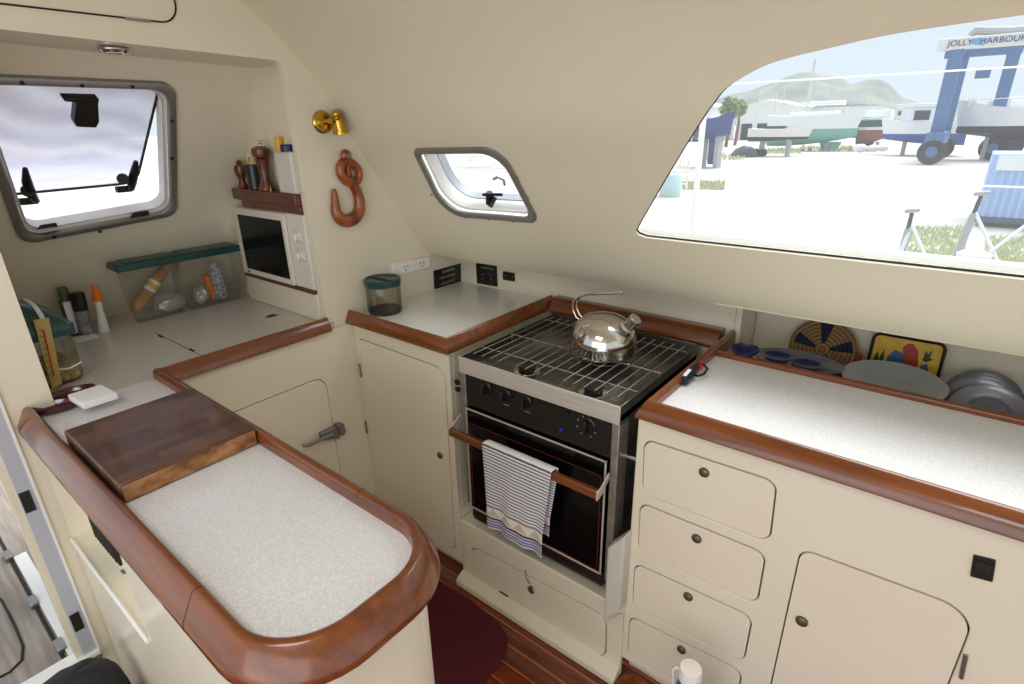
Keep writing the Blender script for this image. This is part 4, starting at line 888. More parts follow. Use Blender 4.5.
T = thing('sauce_bottle', p, 'dark bottle with a white label and yellow cap behind the pepper mill', 'bottle')
MB().lathe([(r*.9, 0), (r, .004), (r, h*.6), (r*.6, h*.78), (r*.5, h)], p, 20).obj('glass_bottle', 'blackglass', T)
MB().lathe([(r*.75, h*.86), (r*.8, h*1.0), (r*.8, h*1.17), (r*.6, h*1.2), (.001, h*1.2)], p, 20).obj('cap', 'yellow', T)
MB().lathe([(r*1.02, h*.28), (r*1.03, h*.29), (r*1.03, h*.55), (r*1.02, h*.56)], p, 20).obj('paper_label', 'paper', T)
p = sp(271.5)+V((0.03, -.02, 0)); 
g = MB(); g.lathe([(.008, 0), (.003, .006), (.003, .018), (.006, .024), (.001, .026)], p, 12); tag(g.obj('brass_charm', 'brass'), 'tiny brass ornament in front of the pepper mill on the shelf', 'ornament')
pa, pb = sp(284), sp(300.5); h = hgt(292, 151.5, YSm)
T = thing('plastic_jug', (pa+pb)/2, 'white plastic container with a navy cap at the right end of the shelf', 'container')
g = MB(); g.box((pa.x, YSm-.02, sz1+.0004), (pb.x, YSm+.02, sz1+h)); g.obj('bottle_body', 'offwhite', T, bevel=.008, seg=3)
g = MB(); cx = pa.x*.45+pb.x*.55; g.lathe([(.020, h-.001), (.021, h+.018), (.018, h+.022), (.001, h+.022)], (cx, YSm, sz1), 20); g.obj('cap', 'navy', T)
# ---------------------------------------------------------------- green-lidded tubs against the forward wall
def fx(x, y): return PZ(x, y, .9004)
A_, B_, C_ = fx(137, 325), fx(190, 312.5), fx(246, 297.5)
bz = PY(140, 262, A_.y+.01)
xf = (A_.x+B_.x+C_.x)/3; zlid = PX(160, 264, xf+.034).z
print('tubs', A_, B_, C_, zlid)
def tub(y0, y1, label, right):
    x0, x1 = xf, fwx(1.0)+.065; t = .0025
    T = thing('storage_tub', ((x0+x1)/2, (y0+y1)/2, .9004), label, 'storage box', 'green-lidded clear tubs')
    g = MB(); zt_ = zlid-.0005; fl_ = .012; g.add([(x0-fl_, y0+fl_, .9006), (x1+fl_, y0+fl_, .9006), (x1+fl_, y1-fl_, .9006), (x0-fl_, y1-fl_, .9006), (x0+.024, y0, zt_), (x1, y0, zt_), (x1, y1, zt_), (x0+.024, y1, zt_)], [(3,2,1,0),(0,1,5,4),(1,2,6,5),(2,3,7,6),(3,0,4,7)]); g.obj('tub', 'clear', T, bevel=.004)
    g = MB(); g.box((x1-.010, y0-(.022 if right == 0 else .004), zlid-.006), (x0+.034, y1+.004, zlid+.020)); l_ = g.obj('lid', 'green', T, bevel=.004)
    g = MB(); g.box((x1+.006, y0+.008, zlid+.0195), (x0+.020, y1-.008, zlid+.0225)); g.obj('lid_panel', bsdf('translucent_green_lid', (62, 84, 74), .35), l_, bevel=.002)
    return x0, x1
x0, x1 = tub(A_.y, B_.y-.002, 'left clear tub with dark green lid, holding a wrapped baguette, under the forward port', 0)
tub(B_.y+.003, C_.y-.006, 'right clear tub with dark green lid, holding an orange packet, beside the microwave', 1)
g = MB(); p0, p1 = PX(133, 312, x0-.045), PX(168, 264, x0-.045); g.tube([p0, p0.lerp(p1, .08), p0.lerp(p1, .5), p0.lerp(p1, .92), p1], [.008, .018, .021, .017, .006], 12)
bg_ = tag(g.obj('baguette', mottled('bread_crust', (176, 112, 66), (214, 156, 104), 20, .7)), 'baguette leaning inside the left green-lidded tub', 'bread')
g = MB(); a_ = p0.lerp(p1, .44); c_ = p0.lerp(p1, .64); g.tube([a_, c_], .0225, 12); g.obj('paper_wrap', 'paper', bg_); g = MB(); g.tube([p0.lerp(p1, .5), p0.lerp(p1, .58)], .0232, 12); g.obj('yellow_print', 'yellow', bg_)
def crumple(c, r, sc, mat, name, label, seed, cat='plastic bag'):
    g = MB(); random.seed(seed); n = 20; prof = [(max(math.sin(math.pi*i/12), .01)*r, -math.cos(math.pi*i/12)*r) for i in range(13)]
    g.lathe(prof, (0, 0, 0), n); g.v = [V(c)+V((v.x*sc[0], v.y*sc[1], v.z*sc[2]))*(1+.35*noise.noise(v*30+V((seed, 0, 0)))) for v in g.v]
    zmin = min(v.z for v in g.v); g.v = [v+V((0, 0, max(0, .9035-zmin))) for v in g.v]
    return tag(g.obj(name, mat, smooth=True, ang=18), label, cat)
p = PX(170, 305, x0-.05); crumple((p.x, p.y, .94), .05, (.8, 1.1, .7), 'film', 'plastic_bag', 'crumpled clear bag in the bottom of the left tub', 3)
p = PX(200, 290, x0-.05); crumple((p.x, p.y, .935), .04, (.7, .7, .9), 'film', 'plastic_bag', 'crumpled clear bag in the bottom of the right tub', 5)
p0, p1 = PX(222, 300, x0-.04), PX(213, 262, x0-.04); g = MB(); g.tube([p0, p0.lerp(p1, .1), p0.lerp(p1, .8), p1], [.014, .026, .024, .010], 10)
pk = tag(g.obj('food_packet', mottled('printed_white_packet', (196, 198, 210), (110, 114, 150), 90, .5, lo=.45, hi=.6)), 'white and blue printed packet with orange end standing in the right tub', 'packet')
g = MB(); p0, p1 = PX(215, 299, x0-.05), PX(205, 275, x0-.05); g.tube([p0, p0.lerp(p1, .5), p1], [.012, .018, .012], 10); g.obj('orange_end', 'orange', pk)
# ---------------------------------------------------------------- things at the left end of the nook
# bread bin / canister with thermometer
c0 = fx(75, 385); 
T = thing('food_canister', (c0.x-.05, c0.y-.05, .9004), 'clear canister of dry food with a domed dark green lid, by the left bulkhead', 'canister')
cx0, cx1 = c0.x-.20, c0.x-.02; cy0, cy1 = yl+.004, c0.y+.035
zl = PX(70, 330, cx1).z
print('canister', cx0, cx1, cy0, cy1, zl)
g = MB(); g.box((cx0, cy0, .9006), (cx1, cy1, zl)); g.obj('tub', 'clear', T, bevel=.02, seg=4)
g = MB(); g.box((cx0+.006, cy0+.006, .904), (cx1-.006, cy1-.006, .904+(zl-.904)*.34)); g.obj('dry_food', mottled('dry_food_flakes', (132, 106, 60), (206, 180, 116), 90, .8, bump=.8), T, bevel=.015, seg=3)
g = MB()
def lidp(u, v_): x = cx0-.006+(cx1-cx0+.012)*u; y = cy0+.0+(cy1-cy0+.008)*v_; h = (1-(2*u-1)**4)*(1-max(0, 2*v_-1)**3); return V((x, y, zl+.02+.085*h*(1-.75*v_)))
g.grid(lidp, 12, 12); g.grid(lambda u, v_: lidp(u, v_)-V((0, 0, .03+.080*(1-.75*v_)*(1-(2*u-1)**4)*(1-max(0, 2*v_-1)**3)) ), 12, 12)
for uu in (0, 1):
    g.grid(lambda a, bq: lidp(uu, a)-V((0, 0, .03*bq)), 12, 2); g.grid(lambda a, bq: lidp(a, uu)-V((0, 0, .03*bq)), 12, 2)
ld = g.obj('lid', 'green', T, ang=50)
g = MB(); g.tube([lidp(u, .5-.06*math.sin(u*3.1))+V((0, 0, .001)) for u in [i/10 for i in range(11)]], .006, 6); g.obj('lid_stripe', 'paper', ld)
g = MB(); q = [PX(x, y, cx1+.012) for x, y in [(33,320),(48.5,317.5),(62,383),(52,389)]]
TH = g.prism(q, (.004, 0, 0)).obj('thermometer', bsdf('pale_yellow_card', (190, 168, 96), .6), bevel=.0008); tag(TH, 'narrow yellow thermometer plate leaning on the front of the clear canister', 'thermometer')
g = MB(); g.tube([PX(43.5, 330, cx1+.018), PX(54, 376, cx1+.018)], .0018, 6); g.obj('glass_tube', 'red', TH)
for i in range(8):
    t__ = i/7; g = MB(); a_ = PX(38+9*t__+3, 330+44*t__, cx1+.0172); g.box(a_-V((.0004, .004, .0006)), a_+V((.0004, .004, .0006))); g.obj('scale_mark', 'iron', TH)
g = MB(); q = [PX(x, y, cx1+.004) for x, y in [(55,367),(62,369.5),(70,368),(78,364),(82,361.5)]]; g.tube(q, .0022, 6); tag(g.obj('twine', 'paper'), 'thin pale twine around the front of the clear canister', 'string')
def upr(px_b, px_t, Xp):
    a_ = PX(*px_b, Xp); a_.z = .9004; b_ = PX(*px_t, Xp); return a_, b_
# brush / spray / oil at the back
Xo = fx(105, 333).x-.02
a_, b_ = upr((104, 330), (97, 284), Xo); r = .016; h = b_.z-a_.z
T = thing('squeeze_bottle', a_, 'slim white bottle with an orange cap, nearest to the left tub', 'bottle')
d_ = (b_-a_); d_.x = 0
g = MB(); g.lathe([(r, 0), (r*1.05, .004), (r*.8, h*.3), (r*.62, h*.45), (r*.7, h*.62), (r*.75, h*.66)], a_, 20, rodm(V((0, d_.y*.6, h)))); g.obj('bottle_body', 'white', T)
g = MB(); m_ = rodm(V((0, d_.y*.6, h))); g.lathe([(r*.95, h*.66), (r*.95, h*.8), (r*.6, h*.84), (r*.5, h), (.001, h*1.01)], a_, 20, m_); g.obj('cap', 'orange', T)
a_, b_ = upr((86, 331), (78, 292), Xo-.02); h = b_.z-a_.z; r = .022; d_ = b_-a_; m_ = rodm(V((0, d_.y*.6, h)))
T = thing('shaker_bottle', a_, 'clear bottle with a tall black cap, between the white slim bottle and the green one', 'bottle')
g = MB(); g.lathe([(r*.95, 0), (r, .004), (r*.96, h*.6), (r*.8, h*.64), (.001, h*.64)], a_, 20, m_); g.obj('bottle_body', mottled('grey_label_bottle', (150, 152, 156), (96, 98, 104), 60, .3), T)
g = MB(); g.lathe([(r*.98, h*.58), (r*1.0, h*.6), (r*.97, h*.98), (r*.8, h), (.001, h)], a_, 20, m_); g.obj('cap', 'black', T)
a_, b_ = upr((73, 328), (63, 287), Xo-.05); h = b_.z-a_.z; r = .02; d_ = b_-a_; m_ = rodm(V((0, d_.y*.6, h)))
T = thing('herb_bottle', a_, 'dull green bottle with a white label edge, next to the green-lidded canister', 'bottle')
g = MB(); g.lathe([(r, 0), (r, .004), (r, h*.72), (r*.6, h*.8), (.001, h*.8)], a_, 20, m_); g.obj('bottle_body', bsdf('olive_glass', (74, 78, 58), .3), T)
g = MB(); g.lathe([(r*.75, h*.78), (r*.75, h*.98), (r*.6, h), (.001, h)], a_, 18, m_); g.obj('cap', bsdf('grey_green_cap', (86, 92, 72), .4), T)
g = MB(); g.box(a_+V((r*1.02, -.01, .01)), a_+V((r*1.02+.0015, .02, h*.72))); g.obj('label_edge', 'paper', T)
p = fx(86, 338); g = MB(); g.box((p.x-.03, p.y-.035, .9004), (p.x+.03, p.y+.03, .9035)); tag(g.obj('note_pad', 'paper', bevel=.0008), 'small white note pad lying in front of the bottles', 'note pad')
# plum spoon rests and white box
def dish(name, x, y, rx, ry, rot, label):
    p = fx(x, y); g = MB(Matrix.Translation(p) @ Matrix.Rotation(math.radians(rot), 4, 'Z') @ Matrix.Diagonal((rx, ry, 1, 1)))
    g.lathe([(.55, 0), (.75, .003), (.93, .011), (1, .018), (.985, .021), (.93, .019), (.78, .010), (.5, .006), (.001, .0055)], (0, 0, 0), 36); return tag(g.obj(name, 'plum'), label, 'dish', 'plum oval dishes')
dish('oval_dish', 57.5, 411, .028, .052, -12, 'glossy plum oval dish nearest the wooden rim end')
dish('oval_dish', 72, 398, .030, .056, -6, 'glossy plum oval dish half hidden behind the white box')
q = [PZ(x, y, .938) for x, y in [(67.5,395),(101,384.5),(117,393),(82.5,404)]]
g = MB(); g.prism([V((p.x, p.y, .922)) for p in q], (0, 0, .017)); tag(g.obj('white_box', 'paper', bevel=.0015), 'flat white cardboard box lying on the plum dishes beside the chopping board', 'box')
# soffit lamp
p = PZ(114, 50.5, zs-.004); p.z = zs-.0004
T = thing('soffit_lamp', p, 'small round steel down-light, unlit, in the soffit above the forward port', 'lamp')
m_ = Matrix.Diagonal((1.0, 1, -1, 1)); g = MB(); g.lathe([(.036, 0), (.036, .004), (.030, .010), (.024, .011), (.0235, .006), (.001, .005)], p, 32, m_); g.obj('bezel', 'chrome', T)
g = MB(); g.ball(p+V((0, 0, -.006)), .018, (1, 1, .5)); g.obj('bulb_lens', 'plate', T)
# ---------------------------------------------------------------- plate niche
def disc(name, c, nrm_, r, mat, label, cat, group=None, prof=None):
    prof = prof or [(.001, .004), (.6, .005), (.68, .012), (1, .020), (1.0, .023), (.66, .016), (.58, .010), (.001, .0095)]
    g = MB(); g.lathe([(a*r if a > .01 else .0008, z) for a, z in prof][::-1], c, 44, rodm(nrm_)); o = g.obj(name, mat); return tag(o, label, cat, group)
wm = bsdf('woven_trivet', (170, 128, 78), .85); _b = wm.node_tree.nodes['Principled BSDF']; _t = nd(wm, 'ShaderNodeTexCoord'); 
_sx = nd(wm, 'ShaderNodeSeparateXYZ'); lk(wm, _t.outputs['Object'], _sx.inputs[0]); _zo = nd(wm, 'ShaderNodeMath', operation='SUBTRACT'); lk(wm, _sx.outputs['Z'], _zo.inputs[0]); _zo.inputs[1].default_value = .098
_at = nd(wm, 'ShaderNodeMath', operation='ARCTAN2'); lk(wm, _zo.outputs[0], _at.inputs[0]); lk(wm, _sx.outputs['X'], _at.inputs[1])
_l2 = nd(wm, 'ShaderNodeCombineXYZ'); lk(wm, _sx.outputs['X'], _l2.inputs[0]); lk(wm, _zo.outputs[0], _l2.inputs[1]); _ln = nd(wm, 'ShaderNodeVectorMath', operation='LENGTH'); lk(wm, _l2.outputs[0], _ln.inputs[0])
_a5 = nd(wm, 'ShaderNodeMath', operation='MULTIPLY'); _a5.inputs[1].default_value = 5; lk(wm, _at.outputs[0], _a5.inputs[0]); _sn = nd(wm, 'ShaderNodeMath', operation='SINE'); lk(wm, _a5.outputs[0], _sn.inputs[0])
_g = nd(wm, 'ShaderNodeMath', operation='GREATER_THAN'); _g.inputs[1].default_value = .42; lk(wm, _sn.outputs[0], _g.inputs[0])
_g2 = nd(wm, 'ShaderNodeMath', operation='LESS_THAN'); _g2.inputs[1].default_value = .086; lk(wm, _ln.outputs['Value'], _g2.inputs[0]); _g3 = nd(wm, 'ShaderNodeMath', operation='GREATER_THAN'); _g3.inputs[1].default_value = .022; lk(wm, _ln.outputs['Value'], _g3.inputs[0])
_x1 = nd(wm, 'ShaderNodeMath', operation='MULTIPLY'); lk(wm, _g.outputs[0], _x1.inputs[0]); lk(wm, _g2.outputs[0], _x1.inputs[1]); _x2 = nd(wm, 'ShaderNodeMath', operation='MULTIPLY'); lk(wm, _x1.outputs[0], _x2.inputs[0]); lk(wm, _g3.outputs[0], _x2.inputs[1])
_rg = nd(wm, 'ShaderNodeMath', operation='MULTIPLY'); _rg.inputs[1].default_value = 520; lk(wm, _ln.outputs['Value'], _rg.inputs[0]); _rs = nd(wm, 'ShaderNodeMath', operation='SINE'); lk(wm, _rg.outputs[0], _rs.inputs[0])
_mr = nd(wm, 'ShaderNodeMapRange'); _mr.inputs['From Min'].default_value = -1; lk(wm, _rs.outputs[0], _mr.inputs[0])
_c1 = nd(wm, 'ShaderNodeMix', data_type='RGBA'); _c1.inputs[6].default_value = lin((132, 98, 62)); _c1.inputs[7].default_value = lin((176, 138, 92)); lk(wm, _mr.outputs[0], _c1.inputs[0])
_c2 = nd(wm, 'ShaderNodeMix', data_type='RGBA'); lk(wm, _x2.outputs[0], _c2.inputs[0]); lk(wm, _c1.outputs[2], _c2.inputs[6]); _c2.inputs[7].default_value = lin((30, 34, 62)); lk(wm, _c2.outputs[2], _b.inputs['Base Color'])
_bp = nd(wm, 'ShaderNodeBump'); _bp.inputs['Distance'].default_value = .003; lk(wm, _rs.outputs[0], _bp.inputs['Height']); lk(wm, _bp.outputs[0], _b.inputs['Normal'])
c = PY(822.5, 349, 1.90); rt = (PY(788, 345, 1.90)-PY(857, 355, 1.90)).length/2
print('trivet', c, rt)
t_ = disc('woven_trivet', c, (0, -1, .15), rt, wm, 'round woven straw trivet with navy petals, leaning at the back of the plate niche', 'trivet', prof=[(.001, 0), (.9, 0), (.98, .002), (1, .006), (.98, .010), (.9, .011), (.001, .011)])
g = MB(); pt = [PY(x, y, 1.86) for x, y in [(840,380),(850,377),(857,366),(860,352)]]; g.tube(pt, [.010, .011, .010, .007], 10); tag(g.obj('wooden_napkin_ring', 'carved'), 'curved brown wooden piece standing beside the woven trivet', 'wooden piece')
c = PY(745, 353, 1.66); c.z = .905
disc('small_bowl', PZ(745, 351, .912)-V((0, 0, .012)), (0, 0, 1), rad((-.4, 1.65, .9), 27), 'bluebowl', 'small navy dish at the left end of the plate niche', 'dish', prof=[(.001, 0), (.6, 0), (.9, .012), (1, .022), (.96, .023), (.85, .014), (.5, .005), (.001, .004)])
c = PY(797, 363.5, 1.685); rp_ = rad(c, 82)
g = MB(Matrix.Translation(c) @ Matrix.Diagonal((rp_, .082, 1, 1))); g.lathe([(.4, -.146), (.55, -.12), (.7, -.04), (.8, 0), (.98, .008), (1, .012), (.97, .013), (.8, .006), (.001, .005)], (0, 0, 0), 44); tag(g.obj('oval_serving_dish', 'plate2'), 'pale oval serving dish carrying two navy saucers in the plate niche', 'serving dish')
for x, y, lb in ((777.5, 358, 'left'), (806, 366, 'right')):
    p = PZ(x, y, c.z+.012); disc('navy_saucer', V((p.x, p.y, p.z-.004)), (0, 0, 1), .040, 'bluebowl', f'{lb} one of two navy saucers on the pale oval serving dish', 'saucer', 'navy saucers', prof=[(.001, 0), (.7, 0), (.95, .006), (1, .010), (.96, .011), (.7, .004), (.001, .003)])
c = PY(893, 380.5, 1.705); wv_ = rad(c, 90)
print('plate', c, wv_)
disc('serving_plate', V((c.x, c.y, c.z-.02)), (0, -.06, 1), wv_, 'plate', 'large pale plate lying flat in front of the yellow painted tray', 'plate', prof=[(.001, .004), (.6, .005), (.68, .012), (1, .020), (1.0, .023), (.66, .016), (.45, .006), (.35, -.12), (.001, -.12)])
# painted square tray
TC = [PY(x, y, 1.90) for x, y in [(865,372),(877,333),(947,346),(934,392)]]
Yt = 1.90; tx0 = min(PY(868, 362, Yt).x, PY(876, 334, Yt).x); tx1 = PY(946, 348, Yt).x; tz1 = (PY(880, 333.5, Yt).z+PY(943, 346, Yt).z)/2; tz0 = tz1-.19
print('tray', tx0, tx1, tz0, tz1)
T = thing('painted_tray', ((tx0+tx1)/2, Yt, tz0), 'square yellow tray painted with red and blue shapes, upright in the plate niche', 'tray')
tp = [V(p) for p in rpoly([(tx0, tz0), (tx1, tz0), (tx1, tz1), (tx0, tz1)], .018, 5)]
def TP(u, v_, o=0): return V((tx0+(tx1-tx0)*u, Yt-o-.0+(.05*(v_-.5))*.4, tz0+(tz1-tz0)*v_))
def tpo(d): return [((p.x-tx0)/(tx1-tx0), (p.y-tz0)/(tz1-tz0)) for p in grow(tp, -d)]
g = MB(); g.prism([TP(*p) for p in tpo(.003)], (0, .006, 0)); g.obj('tray_base', mottled('painted_yellow', (206, 160, 26), (226, 186, 50), 20, .35), T)
g = MB(); g.tube([TP(*p, .003) for p in tpo(0)], .0045, 8, closed=True); g.obj('tray_rim', 'black', T)
cols = {'r': bsdf('paint_red', (166, 44, 36), .4), 'b': bsdf('paint_blue', (48, 92, 140), .4), 'g': bsdf('paint_dark_green', (30, 52, 34), .4), 'k': M['black'], 'o': bsdf('paint_ochre', (206, 126, 40), .4)}
for nm, cc, o, pts in [('green_spikes', 'g', .0012, [(.03,.25),(.05,.55),(.11,.72),(.14,.58),(.19,.78),(.22,.5),(.24,.25)]),
    ('blue_shape', 'b', .0012, [(.22,.3),(.26,.66),(.34,.78),(.5,.74),(.58,.5),(.56,.2),(.4,.15)]),
    ('red_arch', 'r', .0022, [(.22,.2),(.28,.46),(.38,.54),(.47,.48),(.5,.3),(.5,.12)]),
    ('red_bloom', 'r', .0022, [(.44,.85),(.5,.92),(.58,.92),(.66,.82),(.70,.62),(.66,.42),(.58,.34),(.52,.45),(.48,.66)]),
    ('blue_patch', 'b', .0012, [(.72,.42),(.74,.62),(.82,.66),(.86,.55),(.84,.35)]),
    ('red_slope', 'r', .0022, [(.58,.30),(.70,.52),(.8,.44),(.87,.26),(.86,.10),(.62,.12)]),
    ('ochre_stem', 'o', .0032, [(.52,.18),(.72,.5),(.74,.48),(.55,.15)]),
    ('dark_sprig', 'g', .0022, [(.74,.70),(.76,.86),(.80,.80),(.84,.9),(.83,.76),(.88,.74),(.8,.68)])]:
    g = MB(); g.prism([TP(*p, o) for p in pts], (0, .0008, 0)); g.obj(nm, cols[cc], T)
# standing dark plates
for i, (x, y, Yp, r, lb) in enumerate(((981, 391, 1.84, .088, 'rearmost'), (980, 396, 1.80, .088, 'third from the front'), (979, 400, 1.76, .088, 'second from the front'), (986, 407, 1.70, .084, 'frontmost'))):
    c = PY(x, y+12, Yp); disc('dinner_plate', c, (-.1, -.75, .66), r, 'plate2', f'grey dinner plate, {lb} of those standing at the right of the niche', 'plate', 'dinner plates standing in the niche')
# ================================================================ DOOR, SOLE, THINGS ON IT
YD = .150
def PD(x, y): return PY(x, y, YD)
D1 = bpy.data.objects.new('door_1', None); COL.objects.link(D1); D1.location = (XB, YD, .1); WL['door_1'] = D1.location.copy(); struct(D1)
zsl = PX(91, 652, XB).z
print('sill z', zsl, 'jamb depth', PD(36, 540), PD(55, 540), PX(14, 410, XB), PX(91, 652, XB))
# bulkhead carries on round the doorway: threshold board below the sill
b = MB(); b.box((XB-.03, -2.6, ZF), (XB, .10, zsl-.012)); struct(b.obj('wall_threshold', 'cream'))
jx = PD(30, 520).x
yj0, yj1 = PX(35.5, 540, XB+.004).y, PX(54, 540, XB+.004).y
print('jamb', yj0, yj1)
b = MB(); b.box((XB-.035, yj0, zsl-.01), (XB+.004, yj1, 1.93)); b.obj('jamb', 'jamb', D1, bevel=.002)
b = MB(); b.box((XB-.002, yj1-.001, zsl-.012), (XB+.007, yj1+.006, 1.93)); b.obj('jamb_trim', 'white', D1, bevel=.001)
b = MB(); b.box((XB-.10, yj0-.002, zsl-.04), (XB-.034, yj0+.02, 1.93)); b.obj('jamb_reveal', 'white', D1, bevel=.002)
b = MB(); b.box((XB-.035, -2.6, zsl-.012), (XB+.016, yj1+.004, zsl+.004)); b.obj('sill', 'white', D1, bevel=.003)
b = MB(); b.box((XB+.004, -2.6, zsl-.03), (XB+.014, yj1+.004, zsl-.014)); b.obj('sill_rail', 'alu', D1, bevel=.001)
for x, y in ((29, 503), (49.5, 548)) if False else ((27.5, 502), (77, 622)):
    p = PX(x, y, XB+.006); b = MB(); b.box((XB+.0035, p.y-.011, p.z-.030), (XB+.007, p.y+.011, p.z+.030)); b.obj('hinge_plate', 'iron', D1, bevel=.001)
# foredeck seen through the doorway
dm = bsdf('weathered_planks', (150, 138, 124), .6); _b = dm.node_tree.nodes['Principled BSDF']
_t = nd(dm, 'ShaderNodeTexCoord'); _mp = nd(dm, 'ShaderNodeMapping'); _mp.inputs['Scale'].default_value = (1.2, 14, 1); _n = nd(dm, 'ShaderNodeTexNoise'); _n.inputs['Scale'].default_value = 3; _n.inputs['Detail'].default_value = 6
_r = nd(dm, 'ShaderNodeValToRGB'); _r.color_ramp.elements[0].color = lin((124, 112, 100)); _r.color_ramp.elements[1].color = lin((172, 160, 148)); _r.color_ramp.elements[0].position = .3; _r.color_ramp.elements[1].position = .7
lk(dm, _t.outputs['Object'], _mp.inputs[0]); lk(dm, _mp.outputs[0], _n.inputs['Vector']); lk(dm, _n.outputs[0], _r.inputs[0]); lk(dm, _r.outputs[0], _b.inputs['Base Color'])
ZD = .06
b = MB(); b.box((-4.2, -2.0, ZD-.05), (XB-.035, .9, ZD)); struct(b.obj('floor_foredeck', dm))
p0, p1 = PZ(0, 540, ZD), PZ(64, 659, ZD)
print('deck', p0, p1, PZ(30, 530, ZD), PZ(70, 640, ZD))
b = MB(); b.tube([p0+(p0-p1)*.6, p1], .006, 6); struct(b.obj('trim_1', 'gap'))
q = [PZ(x, y, ZD+.012) for x, y in [(13,557),(26,551),(50,590),(84,648),(68,655)]]
b = MB(); b.prism([V((v.x, v.y, ZD+.0005)) for v in q], (0, 0, .012)); tag(b.obj('deck_channel', 'white', bevel=.003), 'white moulded channel strip on the planked foredeck outside the doorway', 'deck strip')
q = [PZ(x, y, ZD+.002) for x, y in [(-40,585),(-10,590),(2,601),(14,624),(23,646),(22,660),(10,672),(-10,682)]]
b = MB(); b.tube(q, .004, 6); struct(b.obj('trim_2', 'gap'))
for i, (x, y) in enumerate(((8, 556), (33, 602), (60, 646))):
    p = PZ(x, y, ZD+.01); b = MB(); b.box((p.x-.03, p.y-.012, ZD+.001), (p.x+.03, p.y+.012, ZD+.02)); tag(b.obj('steel_hinge', 'screw', bevel=.003), 'small steel hinge along the dark seam of the foredeck planks', 'hinge', 'foredeck hinges')
# carpet, bag, bottle
mp_ = [PZ(x, y, ZF+.004) for x, y in [(430,575),(470,600),(497,622),(508,637),(507,650),(498,666),(478,690),(440,730)]]
q = [V((p.x, p.y)) for p in mp_]; q = q+[V((q[-1].x-.3, q[-1].y-.05)), V((-1.25, q[-1].y-.02)), V((-1.25, q[0].y))]
q = rpoly(q, .03, 3)
b = MB(); b.prism([V((p.x, p.y, ZF+.0005)) for p in q], (0, 0, .007)); tag(b.obj('carpet_runner', 'mat', bevel=.003), 'maroon carpet runner with rounded corner on the varnished wooden sole', 'carpet')
b = MB(); c = PX(100, 684, -1.45); c.x = -1.40; 
p = PY(96, 664, .09)
print('bag', p)
b = MB(); top = PZ(98, 662, .02); b.v = []; cx, cy = -1.43, .06
b.lathe([(.05, 0), (.115, .006), (.13, .03), (.128, .10), (.115, .15), (.085, .165), (.001, .172)], (0, 0, 0), 32)
hb = PX(98, 659, cx).z-ZF
b.v = [V((cx+v.x*.85*(1+.12*noise.noise(v*14)), cy+v.y*.85*(1+.12*noise.noise(v*11)), ZF+.0005+v.z*hb/.172*(1+.06*noise.noise(v*20)))) for v in b.v]
tag(b.obj('black_bag', 'bag', sub=1), 'black soft bag standing on the sole by the doorway sill', 'bag')
# spray bottle in front of the drawers
bc = PY(691, 668, .98); bc2 = V((bc.x, .98, ZF+.0005)); h = bc.z-ZF
print('bottle h', h, bc)
T = thing('spray_bottle', bc2, 'blue cleaning bottle with white cap and loop handle standing before the drawers', 'bottle')
r = rad(bc, 22); b = MB(); b.lathe([(r*1.3, 0), (r*1.4, .006), (r*1.4, h-.10), (r*1.1, h-.06), (r*.7, h-.035)], bc2, 24); b.obj('bottle_body', bsdf('blue_liquid', (50, 84, 170), .15, coat=.5), T)
b = MB(); b.lathe([(r, h-.036), (r*1.02, h-.01), (r*.95, h), (.001, h+.002)], bc2, 24); b.obj('cap', 'white', T)
b = MB(); b.tube([PY(x, y, .98) for x, y in [(674,700),(674,684),(673,670),(676,667.5),(683,670),(690,673)]], .0035, 8); b.obj('handle_loop', 'white', T)
b = MB(); p = PY(632, 682, YF-.03); b.lathe([(.05, 0), (.055, .006), (.05, .018), (.001, .02)], (p.x, YF-.02, ZF), 24); tag(b.obj('wooden_block', 'carved'), 'rounded varnished wooden block on the sole at the end of the plinth', 'wooden block')
# ================================================================ OUTSIDE
ZG = -1.75
def G(x, y): return PZ(x, y, ZG)
gmt = mottled('pale_gravel_yard', (174, 170, 162), (204, 200, 192), .22, .9, detail=8)
b = MB(); b.box((-900, 4, ZG-.3), (700, 1500, ZG)); gr = b.obj('ground', gmt, origin=(0, 20, ZG)); struct(gr)
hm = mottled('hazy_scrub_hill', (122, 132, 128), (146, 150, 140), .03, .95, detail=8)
YM_ = 900
rid = [(560,122),(640,116),(700,106),(722,100),(745,92),(768,84),(785,78),(800,72),(812,71),(822,75),(838,78),(850,84),(858,83),(868,79),(880,79),(890,84),(902,97),(915,104),(940,108),(1000,110)]
R3 = [PY(x, y, YM_) for x, y in rid]
def hz2(X):
    for a, c in zip(R3, R3[1:]):
        if a.x <= X <= c.x: t = (X-a.x)/(c.x-a.x); return a.z*(1-t)+c.z*t
    return R3[0].z if X < R3[0].x else R3[-1].z
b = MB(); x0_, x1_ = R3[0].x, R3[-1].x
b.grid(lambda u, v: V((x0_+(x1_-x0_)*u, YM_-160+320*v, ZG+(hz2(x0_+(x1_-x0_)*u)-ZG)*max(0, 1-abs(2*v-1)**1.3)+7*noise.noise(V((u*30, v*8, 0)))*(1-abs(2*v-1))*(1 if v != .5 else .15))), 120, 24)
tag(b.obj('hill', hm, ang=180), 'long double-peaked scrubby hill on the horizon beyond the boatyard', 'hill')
wh = bsdf('white_gelcoat', (236, 238, 240), .4); wh2 = bsdf('cream_canvas', (232, 230, 222), .8); dg = bsdf('dark_hull', (46, 46, 52), .6); teal = bsdf('teal_antifoul', (120, 178, 164), .7); dgreen = bsdf('dark_green_stripe', (30, 84, 66), .5)
